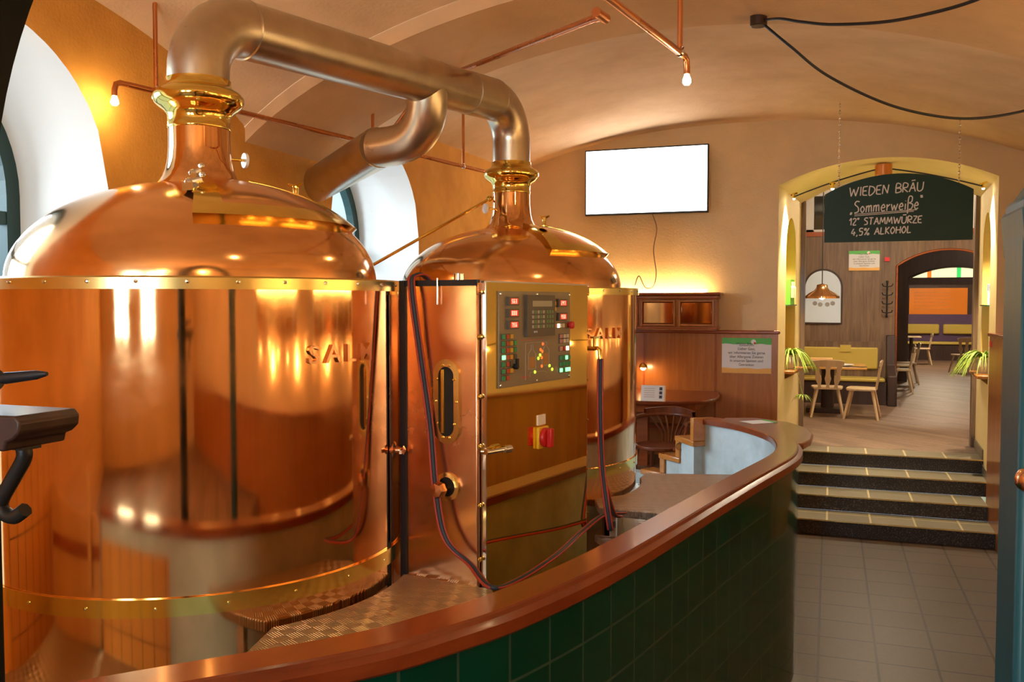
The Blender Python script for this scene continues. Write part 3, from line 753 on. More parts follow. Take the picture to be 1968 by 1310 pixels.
# branch that leaves the run and drops back towards the window
q0 = pa + ax * .66
w_end = Vector((-4.12, 6.25, 3.22))
q1 = q0 + Vector((-.10, .06, -.16)); q2 = q0 + Vector((-.24, .10, -.30)); q3 = q0 + Vector((-.48, .12, -.36))
def bez(P, n=24):
    P = [Vector(p) for p in P]; out = []
    for i in range(n + 1):
        t = i / n; Q = P[:]
        while len(Q) > 1: Q = [Q[k] * (1 - t) + Q[k + 1] * t for k in range(len(Q) - 1)]
        out.append(Q[0])
    return out
b = B(); b.tube(bez([q0, q0 + Vector((-.0, .04, -.22)), q0 + Vector((-.06, .10, -.36)), q0 + Vector((-.42, .16, -.335))], 16), rd - .008, 40); part('branch_elbow', b, MT['steel'], duct, 50)
p = q0 + Vector((-.40, .157, -.336)); b = B(); b.tube([p, p * .5 + w_end * .5, w_end], rd - .002, 40); part('branch_run', b, MT['steel'], duct, 50)

# ============================================================ control cabinet between the vats
c0 = at(918, 1128, Z=zp); cl = at(777, 1101, Z=zp); c0 = Vector((c0.x, c0.y)); cl = Vector((cl.x, cl.y))
fd = Vector((math.sin(math.radians(12)), math.cos(math.radians(12))))          # the front runs this way
fl = .98; c1 = c0 + fd * fl
bd = (cl - c0).normalized()
ZT = 2.485
cab = thing('control_cabinet', 'copper control cabinet with a mirror-polished brass door, wedged between the two vats', 'cabinet', (c0.x, c0.y, .76), math.atan2(fd.y, fd.x))
b = B(); inn = Vector((-fd.y, fd.x)); back = .55
b.prism([tuple(c0), tuple(c1), tuple(c1 + inn * .5), tuple(cl + fd * .10), tuple(cl)], .761, ZT - .012); part('body', b, MT['copper_brushed'], cab, bevel=.006)
FN = Vector((fd.y, -fd.x))                                                      # outward from the front
MF = frame((c0.x, c0.y, 0), (fd.x, fd.y, 0), (0, 0, 1))                        # x along the front, y up, z out
SN = Vector((bd.y, -bd.x)); SN = SN if SN.y < 0 else -SN
MS = frame((cl.x, cl.y, 0), (-bd.x, -bd.y, 0), (0, 0, 1))                      # the copper side: x from the vat to the corner
sl = (c0 - cl).length
# trims and brass door
b = B(); b.box(.0, sl, ZT - .02, ZT + .004, -.02, .006, MS); part('rubber_edge', b, MT['black_rubber'], cab, label='black rubber edging')
b = B(); b.box(-.012, .016, .77, ZT + .004, -.01, .010, MS); part('rubber_edge', b, MT['black_rubber'], cab, label='black rubber edging')
door = None
b = B(); b.box(.030, fl - .05, 1.0, ZT - .004, .004, .022, MF); door = part('door', b, MT['brass_mirror'], cab, bevel=.002, label='mirror-polished brass door')
b = B(); b.box(.022, .030, 1.0, ZT - .002, .004, .026, MF); part('door_edge', b, MT['chrome'], door)
b = B(); b.box(.03, fl - .05, ZT - .006, ZT, .004, .026, MF); part('door_edge', b, MT['chrome'], door)
for x in (.012, fl - .022):
    for z in (2.44, 2.26, 2.02, 1.82, 1.58, 1.36):
        b = B(); b.lathe([(.011, 0), (.010, .004), (.006, .006), (.006, .012), (1e-5, .013)], n=14, m=MF @ Matrix.Translation((x, z, .001)), caps=False); part('bolt', b, MT['brass'], cab)
for x in (.014, fl - .02):
    b = B(); b.box(x - .02, x + .02, ZT - .055, ZT - .008, .001, .008, MF); part('corner_tab', b, MT['copper_brushed'], cab, bevel=.004)
# latch
zl = 1.80
b = B(); b.cyl(MF @ Vector((.02, zl, .01)), MF @ Vector((.02, zl, .045)), .012); b.cyl(MF @ Vector((.0, zl, .04)), MF @ Vector((.13, zl - .004, .05)), .010); b.cyl(MF @ Vector((.12, zl - .004, .05)), MF @ Vector((.165, zl - .005, .052)), .016)
part('latch', b, MT['chrome'], cab)
# oval window and round knob on the copper side
def slot(w, h, n=12):
    r = w / 2; return [(r * math.cos(a), h / 2 - r + r * math.sin(a)) for a in [PI * i / n for i in range(n + 1)]] + [(r * math.cos(a), -h / 2 + r + r * math.sin(a)) for a in [PI + PI * i / n for i in range(n + 1)]]
ow = MS @ Matrix.Translation((.225, 1.995, 0))
b = B(); o = slot(.125, .345); i_ = slot(.075, .285); n = len(o)
for zz_ in (.004, .012): 
    b.add([ow @ Vector((p[0], p[1], zz_)) for p in o] + [ow @ Vector((p[0], p[1], zz_)) for p in i_], [(k, (k + 1) % n, n + (k + 1) % n, n + k) for k in range(n)])
for ring in (o, i_): b.add([ow @ Vector((p[0], p[1], .0)) for p in ring] + [ow @ Vector((p[0], p[1], .012)) for p in ring], [(k, (k + 1) % n, n + (k + 1) % n, n + k) for k in range(n)])
wf = part('oval_window', b, MT['brass_satin'], cab, 30, label='oval brass sight-glass frame')
b = B(); b.add([ow @ Vector((p[0], p[1], .003)) for p in i_], [list(range(n))]); part('glass', b, MT['black_metal'], wf, label='dark glass')
b = B(); b.cyl(ow @ Vector((-.02, -.13, .005)), ow @ Vector((-.02, .13, .005)), .009); part('level_tube', b, MT['brass'], wf)
for k in range(10):
    a = 2 * PI * k / 10; y = .155 * math.sin(a); x = .05 * math.cos(a)
    b = B(); b.lathe([(.006, .012), (.005, .016), (1e-5, .017)], n=8, m=ow @ Matrix.Translation((x, y, 0)), caps=False); part('screw', b, MT['brass'], wf)
kn = MS @ Matrix.Translation((.225, 1.645, 0))
b = B(); b.lathe([(.058, 0), (.058, .008), (.040, .010)], n=36, m=kn, caps=False); kf = part('knob_flange', b, MT['brass_satin'], cab)
b = B(); b.lathe([(.040, .004), (1e-5, .004)], n=24, m=kn, caps=False); part('recess', b, MT['black_metal'], kf)
b = B(); b.lathe([(.012, .0), (.014, .03), (.034, .042), (.036, .062), (.028, .075), (1e-5, .078)], n=7, m=kn @ Matrix.Translation((-.008, -.006, 0)), caps=False); part('knob', b, MT['copper_brushed'], kf)
b = B(); b.lathe([(.022, ZT + .004), (.022, ZT + .03), (.018, ZT + .034), (1e-5, ZT + .034)], (MS @ Vector((.25, 0, -.05))), 20, caps=False); part('cap_stud', b, MT['chrome'], cab)
b = B(); b.cyl(MS @ Vector((.185, ZT - .095, .012)), MS @ Vector((.185, ZT + .012, .012)), .004); part('wire_hook', b, MT['chrome'], cab)
# isolator switch
sw = MF @ Matrix.Translation((.475, 1.80, .022))
b = B(); b.box(-.045, .045, -.048, .048, 0, .016, sw); s1 = part('isolator_switch', b, pmat('signal_yellow', (.80, .50, .02), .4), cab, bevel=.004, label='yellow isolator plate with a red rotary handle')
RED = pmat('signal_red', (.55, .015, .015), .35)
b = B(); b.lathe([(.043, .016), (.043, .032), (.038, .036), (1e-5, .036)], n=32, m=sw, caps=False); b.box(-.014, .014, -.042, .042, .036, .06, sw); part('handle', b, RED, s1, bevel=.004)
b = B(); b.box(-.034, .034, .055, .10, 0, .005, sw); part('label_plate', b, MT['white'], s1)

# ---- control panel
PM = MF @ Matrix.Translation((.115, 2.045, .022)); PW, PH = .62, .40
b = B(); b.box(0, PW, 0, PH, 0, .008, PM); panel = part('control_panel', b, MT['panel_grey'], cab, bevel=.002, label='grey control panel with red digital displays and coloured buttons')
for x in (.012, PW / 2, PW - .012):
    for y in (.012, PH - .012):
        b = B(); b.lathe([(.006, .008), (.005, .011), (1e-5, .012)], n=10, m=PM @ Matrix.Translation((x, y, 0)), caps=False); part('screw', b, MT['chrome'], panel)
SEG = {'0': 'abcdef', '1': 'bc', '2': 'abged', '3': 'abgcd', '4': 'fgbc', '5': 'afgcd', '6': 'afgedc', '7': 'abc', '8': 'abcdefg', '-': 'g'}
def seven(b, s, x, y, h, m):
    w = h * .5
    for ch in s:
        for g in SEG[ch]:
            r = dict(a=(0, w, h - .003, h), d=(0, w, 0, .003), g=(0, w, h / 2 - .0015, h / 2 + .0015), f=(0, .003, h / 2, h), e=(0, .003, 0, h / 2), b=(w - .003, w, h / 2, h), c=(w - .003, w, 0, h / 2))[g]
            b.box(x + r[0], x + r[1], y + r[2], y + r[3], .0245, .0255, m)
        x += w + .006
def display(x, y, s):
    b = B(); b.box(x, x + .080, y, y + .036, .008, .022, PM)
    c = B(); c.box(x + .014, x + .072, y + .006, y + .030, .022, .0235, PM)
    d = B(); seven(d, s, x + .018, y + .009, .018, PM); part_multi('display', [(b, MT['panel_dark']), (c, MT['red_lens']), (d, MT['seg_red'])], panel, 0, 'red seven-segment display')
display(.055, .340, '563'); display(.055, .291, '000'); display(.055, .242, '756'); display(.485, .332, '247'); display(.485, .270, '450')
# operator terminal
tq = B(); tq.box(.200, .445, .205, .385, .008, .024, PM); tl = [(tq, MT['panel_dark'])]
b = B(); b.box(.245, .415, .335, .360, .024, .0255, PM); tl.append((b, pmat('lcd_grey', (.34, .33, .26), .35)))
kg = pmat('key_green', (.16, .26, .12), .6); kw = pmat('key_pale', (.42, .38, .32), .6)
for r_ in range(4):
    for k in range(8):
        b = B(); x = .24 + k * .023 + (.01 if k > 4 else 0); y = .305 - r_ * .021; b.box(x, x + .015, y, y + .013, .024, .0265, PM); tl.append((b, kw if k in (0, 2, 4) else kg))
b = text_b('OP 20', .012, PM @ Matrix.Translation((.27, .222, .0245)), .0005); tl.append((b, MT['paper'])); part_multi('operator_terminal', tl, panel, 0, 'raised keypad terminal with a small screen')
# coloured push buttons
bc = {'g': pmat('button_green', (.03, .32, .13), .4), 'r': pmat('button_red', (.50, .06, .03), .4), 'y': pmat('button_amber', (.60, .34, .02), .4), 'p': pmat('button_pink', (.6, .25, .2), .4), 'w': pmat('button_white', (.6, .55, .45), .4), 'k': MT['panel_dark'],
      'G': emat('button_lit_green', (.25, 1, .35), 1.6), 'W': emat('button_lit_white', (1, .93, .6), 2.2), 'o': pmat('button_brown', (.25, .13, .02), .4)}
def buttons(x, y, rows, dx, dy, w, h):
    for r_, row in enumerate(rows):
        for k, ch in enumerate(row):
            if ch == ' ': continue
            b = B(); xx = x + k * dx; yy = y - r_ * dy; b.box(xx - .003, xx + w + .003, yy - .003, yy + h + .003, .008, .012, PM); c = B(); c.box(xx, xx + w, yy, yy + h, .012, .017, PM); part_multi('push_button', [(b, MT['panel_dark']), (c, bc[ch])], panel, 0)
buttons(.016, .203, ['gry', 'gryg', 'gryg', 'Gryk', 'grk', 'gry', 'gr'], .030, .0285, .022, .018)
buttons(.455, .340, ['y', 'y', 'k'], .03, .025, .016, .017)
buttons(.460, .238, ['pWwwo'], .024, .03, .018, .018)
buttons(.512, .190, ['pww', 'pww'], .030, .022, .02, .017)
buttons(.512, .132, ['prW'], .030, .022, .02, .019)
buttons(.512, .090, ['ggGg', 'gggg', 'GgGG'], .0255, .028, .019, .018)
b = B(); b.lathe([(.012, .008), (.012, .02), (.018, .022), (.017, .034), (1e-5, .038)], n=18, m=PM @ Matrix.Translation((.600, .248, 0)), caps=False); part('emergency_button', b, RED, panel)
b = B(); b.lathe([(.012, .008), (.012, .026), (.009, .03), (1e-5, .03)], n=14, m=PM @ Matrix.Translation((.115, .085, 0)), caps=False); b.box(.108, .122, .085, .118, .02, .03, PM); part('key_switch', b, MT['black_metal'], panel)
# printed plant diagram with status lamps
pr = pmat('print_grey', (.42, .38, .34), .6); pb_ = pmat('print_amber', (.42, .22, .07), .6); prd = pmat('print_red', (.42, .12, .10), .6)
def bottle(x, y, w, h):
    out = [(x, y), (x + w, y), (x + w, y + h * .62), (x + w * .62, y + h * .8), (x + w * .62, y + h), (x + w * .38, y + h), (x + w * .38, y + h * .8), (x, y + h * .62)]
    b = B(); b.tube([PM @ Vector((p[0], p[1], .0085)) for p in out + out[:1]], .0016, 5); part('diagram_vessel', b, pr, panel, 0)
    b = B(); b.box(x + .005, x + w - .005, y + .004, y + h * .5, .008, .0088, PM); part('diagram_fill', b, pb_, panel, 0)
bottle(.235, .065, .062, .105); bottle(.355, .075, .062, .105)
b = B(); b.tube([PM @ Vector(p + (.0085,)) for p in ((.21, .02), (.21, .16), (.21, .178), (.386, .178), (.386, .172))], .002, 5); b.tube([PM @ Vector(p + (.0085,)) for p in ((.25, .03), (.25, .05), (.37, .05), (.40, .04))], .0012, 5); part('diagram_pipe', b, pr, panel, 0)
b = B(); b.box(.165, .37, .190, .193, .008, .0088, PM); b.box(.23, .44, .160, .1615, .008, .0088, PM); b.box(.18, .235, .028, .038, .008, .0088, PM); part('diagram_line', b, prd, panel, 0)
for (x, y, ch) in ((.36, .17, 'r'), (.34, .145, 'r'), (.355, .137, 'r'), (.335, .122, 'g'), (.32, .108, 'g'), (.35, .11, 'r'), (.35, .072, 'r'), (.29, .05, 'g'), (.42, .07, 'g'), (.445, .052, 'g')):
    b = B(); b.lathe([(.0075, .008), (.0065, .012), (1e-5, .014)], n=12, m=PM @ Matrix.Translation((x, y, 0)), caps=False)
    part('status_lamp', b, emat('lamp_lime', (.6, 1, .05), 1.2) if ch == 'g' else emat('lamp_orange', (1, .16, .02), 1.0), panel, label='small lit lamp')

# ============================================================ hoses
def hose(name, label, pts, r=.009, n=60):
    t = thing(name, label, 'hose', pts[0])
    P = [p.to_3d() if len(p) == 2 else p for p in catmull([Vector(p) for p in pts], 10)]
    side = RT * .012
    b = B(); b.tube(P, r, 8); part('dark_line', b, MT['hose_dark'], t, 60, label='dark braided line')
    b = B(); b.tube([p - side for p in P], r * .62, 8); part('red_line', b, MT['hose_red'], t, 60, label='red line')
    b = B(); b.tube([p + side * .9 for p in P], r * .5, 8); part('red_line', b, MT['hose_red'], t, 60, label='red line')
    return t
s_ = lambda x, z, o=.03: MS @ Vector((x, z, o))
hp = [s_(.09, ZT - .25, -.25), s_(.07, ZT + .0, -.10), s_(.06, ZT + .022, .0), s_(.075, ZT - .04, .035), s_(.11, 2.2, .03), s_(.16, 1.9, .03), s_(.20, 1.65, .05), s_(.255, 1.45, .06)]
def P_on(x, y, d): # point seen at a pixel, at depth d along the view
    v = FW + RT * ((x - CX) / F_PX) - UP * ((y - CY) / F_PX); return EYE + v * d
hp += [P_on(905, 1085, 3.55), P_on(945, 1128, 3.30), P_on(1000, 1112, 3.45), P_on(1070, 1066, 3.75), P_on(1118, 1022, 4.2), P_on(1160, 990, 4.55), P_on(1200, 985, 4.75)]
hose('hose', 'dark braided hose with red lines, slung over the copper side of the control cabinet', hp)
tp = MF @ Vector((fl + .03, 2.17, .02))
b = B()
tap = thing('water_tap', 'small brass tap on the right edge of the control cabinet with a hose attached', 'tap', tp)
b.cyl(tp + Vector((-.05, .03, .0)), tp, .011, 12); b.tube([tp, tp + FN.to_3d() * .015 + Vector((0, 0, .003)), tp + FN.to_3d() * .03 + Vector((0, 0, -.008)), tp + FN.to_3d() * .034 + Vector((0, 0, -.05))], .011, 12); b.cyl(tp, tp + Vector((0, 0, .05)), .008, 10)
part('body', b, MT['brass'], tap)
b = B(); b.box(-.03, .03, -.006, .006, .05, .06, Matrix.Translation(tp)); part('lever', b, MT['brass'], tap)
te = tp + FN.to_3d() * .034 + Vector((0, 0, -.05))
hose('hose', 'red and grey hose hanging from the brass tap beside the control cabinet', [te, te + Vector((.0, .0, -.25)), te + Vector((.01, .01, -.55)), te + Vector((.05, .02, -.85)), P_on(1163, 935, 4.55), P_on(1178, 985, 4.6), P_on(1192, 992, 4.65)], .009)

# ============================================================ copper pipe lamp rail
def bulb_lamp(parent, p, d):
    """elbow + bulb hanging at the end of a pipe; d: horizontal direction of travel"""
    P = [p, p + d * .04, p + d * .065 + Vector((0, 0, -.012)), p + d * .075 + Vector((0, 0, -.045)), p + d * .075 + Vector((0, 0, -.075))]
    b = B(); b.tube(P, .015, 12); e = part('lamp_elbow', b, MT['copper_pipe'], parent)
    q = P[-1]; b = B(); b.lathe([(.010, 0), (.013, -.008), (.019, -.026), (.020, -.036), (.013, -.047), (1e-5, -.05)], q, 18, caps=False); part('bulb', b, MT['bulb'], e, 60, label='glowing warm bulb')
def clamp(parent, p):
    b = B(); b.ball(p, .021, 12); b.cyl(p + Vector((.0, 0, .0)), p + Vector((.02, -.02, .02)), .006); part('clamp', b, MT['chrome'], parent)
rail = thing('pipe_lamp', 'copper pipe lamp rail behind the vat necks with one bulb at its left end', 'lamp', (-3.0, 5.5, 3.53))
zrl = 3.53
a_ = at(244, 162, Z=zrl); e_ = at(938, 331, Z=zrl); dr = (e_ - a_).normalized()
b = B(); b.cyl(a_, e_, .0155, 12); part('pipe', b, MT['copper_pipe'], rail)
bulb_lamp(rail, a_, -dr)
for t_ in (.05, .56, .89):
    p = a_ + (e_ - a_) * t_; b = B(); b.cyl(p, (p.x, p.y, ceil_z(p.x, p.y) + .02), .012, 10); part('hanger', b, MT['copper_pipe'], rail); clamp(rail, p)
mid = a_ + (e_ - a_) * .53
b = B(); b.cyl(mid, (-3.62, 5.80, 3.25), .013, 10); part('strut', b, MT['copper_pipe'], rail)
crs = Vector((-.87, 3.5, zrl))
su = P_on(797, 190, 6.45); b = B(); b.cyl(a_ + (e_ - a_) * .585, su, .014, 10); part('strut', b, MT['copper_pipe'], rail)
xs = P_on(866, 143, 6.3)
rail2 = thing('pipe_lamp', 'copper pipe lamp near the ceiling, its bulb above and left of the television', 'lamp', (-.8, 3.6, zrl))
g0, g1 = Vector((-.98, 2.2, zrl + .0)), Vector((-.655, 4.16, zrl)); 
b = B(); b.cyl(g0, g1, .0155, 12); part('pipe', b, MT['copper_pipe'], rail2)
d2 = (g1 - g0).normalized(); bulb_lamp(rail2, g1, d2); clamp(rail2, g1 - d2 * .03)
b = B(); p = g1 - d2 * .03; b.cyl(p, (p.x, p.y, ceil_z(p.x, p.y) + .02), .012, 10); part('hanger', b, MT['copper_pipe'], rail2)
bulb_lamp(rail2, g0, -d2)  # rear bulb out of view, added as warm fill
b = B(); p = crs; b.cyl(p - d2 * .05, p + d2 * .05, .020, 12); b.cyl(p, p + (xs - p).normalized() * .05, .019, 12); part('tee', b, MT['copper_pipe'], rail2)
b = B(); b.cyl(xs, crs, .0155, 12); part('cross_pipe', b, MT['copper_pipe'], rail2)
# ============================================================ things on and before the far wall
def wp(x, y, Y=10.25): return at(x, y, Y=Y)
# television
a, c_ = wp(1126, 278, 10.16), wp(1358, 411, 10.16)
tx0, tx1, tz0, tz1 = a.x, c_.x + .02, 3.395, 4.15
tv = thing('television', 'flat television with a blank white glowing screen high on the far wall', 'television', ((tx0 + tx1) / 2, 10.2, tz0))
b = B(); b.box(tx0, tx1, 10.13, 10.19, tz0, tz1); part('case', b, MT['black_metal'], tv, bevel=.006)
b = B(); b.box(tx0 + .014, tx1 - .014, 10.126, 10.131, tz0 + .020, tz1 - .016); part('screen', b, MT['tv'], tv)
b = B(); b.box((tx0 + tx1) / 2 - .2, (tx0 + tx1) / 2 + .2, 10.19, 10.29, tz0 + .2, tz0 + .55); part('bracket', b, MT['black_metal'], tv)
cb = [wp(1254, 412, 10.22), wp(1262, 440, 10.27), wp(1256, 480, 10.27), wp(1261, 525, 10.25), wp(1255, 550, 10.2), wp(1240, 552, 10.15), wp(1228, 530, 10.15), wp(1220, 548, 10.1)]
b = B(); b.tube(catmull(cb, 6), .006, 6); solo('cable', b, pmat('grey_cable', (.22, .16, .12), .6), 'thin cable hanging down the wall from the television', 'cable')
# shallow wall cabinet with bevelled mirror panes, and a light strip on it
cx1 = wp(1376, 600, 10.0).x
cbx = thing('wall_cabinet', 'shallow wooden cabinet with copper-tinted glass panes on top of the wall panelling', 'cabinet', (-2.1, 10.1, 2.085))
b = B(); b.box(-3.3, cx1, 10.02, 10.28, 2.086, 2.43); part('carcass', b, MT['wainscot'], cbx)
b = B(); b.prism([(-3.35, 10.29), (-3.35, 9.93), (cx1 + .05, 9.93), (cx1 + .05, 10.29)], 2.475, 2.505); b.prism([(-3.33, 10.29), (-3.33, 9.97), (cx1 + .02, 9.97), (cx1 + .02, 10.29)], 2.43, 2.475); part('cornice', b, MT['wood_trim'], cbx, bevel=.012)
b = B(); b.box(-3.32, cx1 + .015, 10.0, 10.28, 2.10, 2.125); part('base_moulding', b, MT['wood_trim'], cbx, bevel=.006)
gl = pmat('bronze_mirror_pane', (.55, .32, .18), .06, 1)
for x in (-3.26, -2.83, -2.41, -1.99, -1.565):
    b = B(); b.box(x, x + .345, 9.998, 10.02, 2.155, 2.40); b_ = part('pane', b, gl, cbx, bevel=.012)
    for (xa, xb, za, zb) in ((x - .02, x, 2.13, 2.42), (x + .345, x + .365, 2.13, 2.42), (x, x + .345, 2.40, 2.42), (x, x + .345, 2.135, 2.155)):
        q = B(); q.box(xa, xb, 9.985, 10.02, za, zb); part('pane_frame', q, MT['wainscot'], b_, bevel=.003)
b = B(); b.box(-3.2, cx1 - .13, 10.17, 10.19, 2.505, 2.52)
for k in range(60): b.ball((-3.2 + (cx1 - .13 + 3.2) * k / 59, 10.18, 2.528), .012, 6)
solo('light_strip', b, MT['led'], 'glowing warm light strip lying on the wall cabinet', 'light')
# printed notices
def notice(name, label, x0, x1, y, z0, z1, lines, ts):
    w, h = x1 - x0, z1 - z0
    t = thing(name, label, 'notice', ((x0 + x1) / 2, y, z0))
    m = frame((x0, y, z0), (1, 0, 0), (0, 0, 1))
    b = B(); b.box(0, w, 0, h, 0, .004, m); part('sheet', b, MT['paper'], t, 0)
    b = B(); n = 20
    tp_ = [(w * i / n, h * (.83 + .012 * math.sin(i * .9))) for i in range(n + 1)]
    b.add([m @ Vector((p[0], p[1], .0045)) for p in tp_] + [m @ Vector((p[0], h, .0045)) for p in tp_], [(i, i + 1, n + 2 + i, n + 1 + i) for i in range(n)]); part('green_band', b, MT['paper_green'], t, 0)
    b = B(); bt = [(w * i / n, h * (.145 + .012 * math.sin(i * .7 + 1))) for i in range(n + 1)]
    b.add([m @ Vector((p[0], 0, .0045)) for p in bt] + [m @ Vector((p[0], p[1], .0045)) for p in bt], [(i, i + 1, n + 2 + i, n + 1 + i) for i in range(n)]); part('orange_band', b, MT['paper_orange'], t, 0)
    lb = text_b('Wieden Br\u00e4u', ts * .8, m @ Matrix.Translation((w * .46, h * .815, .006))); l2 = text_b('Gasthausbrauerei', ts * .55, m @ Matrix.Translation((w * .5, h * .775, .006))); lb.add(l2.v, l2.f)
    part('heading', lb, MT['ink'], t, 0)
    b = B(); b.lathe([(ts * .65, 0), (1e-5, .002)], n=18, m=m @ Matrix.Translation((w * .64, h * .895, .005)), caps=False); part('emblem', b, MT['white'], t, 0)
    b = B(); b.lathe([(ts * .28, 0), (1e-5, .002)], n=12, m=m @ Matrix.Translation((w * .665, h * .86, .007)), caps=False); part('emblem_spot', b, MT['red_ink'], t, 0)
    lb = B()
    for k, s in enumerate(lines):
        q = text_b(s, ts, m @ Matrix.Translation((w / 2, h * (.66 - .112 * k), .006)), sx=.92); lb.add(q.v, q.f)
    part('text', lb, MT['ink'], t, 0)
    return t
TXT = ['Lieber Gast,', 'wir informieren Sie gerne', '\u00fcber Allergene Zutaten', 'in unseren Speisen und', 'Getr\u00e4nken']
na, nb = wp(1387, 716, 10.24), wp(1483, 650, 10.24)
notice('notice', 'large white notice with green and orange bands, on the red-brown wall panelling by the passage', na.x, nb.x, 10.245, na.z, nb.z, TXT, .042)
# half table against the panelling with menu card, reading lamp and bentwood armchair
tb = thing('corner_table', 'red-brown round-fronted table against the panelling behind the bentwood armchair', 'table', (-1.9, 9.6, .64))
b = B(); b.prism([(-3.0, 10.24), (-3.0, 9.02), (-1.75, 8.98), (-1.45, 9.05), (-1.2, 9.25), (-1.10, 9.55), (-1.12, 9.9), (-1.18, 10.24)], 1.355, 1.395); part('tabletop', b, MT['rail'], tb, bevel=.012)
b = B(); b.prism([(-2.95, 10.24), (-2.95, 9.12), (-1.78, 9.08), (-1.3, 9.35), (-1.25, 10.24)], 1.27, 1.355); part('apron', b, MT['wood_trim'], tb)
b = B(); b.box(-1.95, -1.83, 9.5, 9.62, .64, 1.27); part('leg', b, MT['wood_trim'], tb)
b = B(); b.box(-3.0, -1.25, 10.0, 10.24, .98, 1.01); part('lower_shelf', b, MT['wood_trim'], tb)
m = frame(at(1231, 770, Z=1.398), (1, .05, 0), (0, .35, 1)); mw, mh = .25, .165
mc = thing('menu_card', 'small upright menu card printed with text, on the corner table', 'menu', m.translation)
b = B(); b.box(0, mw, 0, mh, 0, .003, m); part('card', b, MT['paper'], mc, 0)
b = B(); b.box(mw - .012, mw, 0, mh, .0031, .004, m); part('orange_edge', b, MT['paper_orange'], mc, 0)
b = B()
for k in range(5): b.box(.03, .14, .04 + k * .022, .046 + k * .022, .0031, .004, m)
part('text', b, pmat('faint_print', (.5, .42, .4), .7), mc, 0)
for k in range(3):
    b = B(); b.box(.185, .215, .03 + k * .042, .062 + k * .042, .0031, .004, m); part('picture', b, MT['ink'], mc, 0)
lp = at(1236, 706, Y=10.05)
sl_ = thing('wall_lamp', 'small glowing wall lamp on the panelling above the corner table', 'lamp', lp)
b = B(); b.lathe([(.05, .0), (.042, .03), (.02, .05), (1e-5, .052)], lp, 20, caps=False); b.cyl(lp + Vector((0, 0, .04)), (lp.x, 10.25, lp.z + .04), .008, 8); part('shade', b, MT['brass'], sl_)
b = B(); b.ball(lp + Vector((0, 0, -.002)), .03, 12); part('bulb', b, emat('wall_lamp_bulb', (1, .62, .25), 110), sl_)
# bentwood armchair
ac = thing('armchair', 'dark red bentwood armchair with fanned back slats, at the corner table', 'chair', (-1.47, 8.36, .64), math.radians(165))
MA = WM[ac.name]
def AP(x, y, z): return MA @ Vector((x, y, z * .93))
zz = .64 * 0
b = B(); b.prism([(.25 * math.cos(t_) , .24 * math.sin(t_)) for t_ in [2 * PI * k / 28 for k in range(28)]], .39, .423, MA); part('seat', b, MT['bentwood'], ac, bevel=.008)
for x, y in ((-.17, .17), (.17, .17), (-.18, -.18), (.18, -.18)):
    b = B(); b.tube([AP(x * 1.25, y * 1.2, 0), AP(x, y, .42)], [.014, .018], 10); part('leg', b, MT['bentwood'], ac)
arcp = [AP(.30 * math.cos(t_), -.27 * math.sin(t_) , .70 + .03 * math.sin(t_)) for t_ in [PI * (-.12 + 1.24 * k / 28) for k in range(29)]]
b = B(); b.tube(arcp, .022, 10); part('arm_hoop', b, MT['bentwood'], ac, 60)
n = 16; b = B()
prof = []
for k in range(n + 1):
    t_ = PI * (.18 + .64 * k / n); prof.append((t_, .70 + .035, .70 + .115 - .03 * abs(k / n - .5) * 2))
for rr in (.285, .315):
    b.add([AP(rr * math.cos(t_), -.9 * rr * math.sin(t_), z) for t_, za, zb in prof for z in (za, zb)], [(2 * k, 2 * k + 1, 2 * k + 3, 2 * k + 2) for k in range(n)])
b.add([AP(rr * math.cos(t_), -.9 * rr * math.sin(t_), zb) for t_, za, zb in prof for rr in (.285, .315)], [(2 * k, 2 * k + 1, 2 * k + 3, 2 * k + 2) for k in range(n)])
part('crest_rail', b, MT['bentwood'], ac, 40)
for k in range(7):
    t_ = PI * (.22 + .56 * k / 6); u_ = (k - 3) / 3
    b = B(); b.tube([AP(-u_ * .09, -.20, .45), AP(-u_ * .11, -.22, .55), AP(.29 * math.cos(t_), -.265 * math.sin(t_), .72)], [.010, .012, .010], 6); part('back_slat', b, MT['bentwood'], ac)
for s in (-1, 1):
    b = B(); b.tube([AP(.19 * s, .16, .43), AP(.27 * s, .12, .56), AP(.29 * s, .06, .69)], .014, 8); part('arm_support', b, MT['bentwood'], ac)

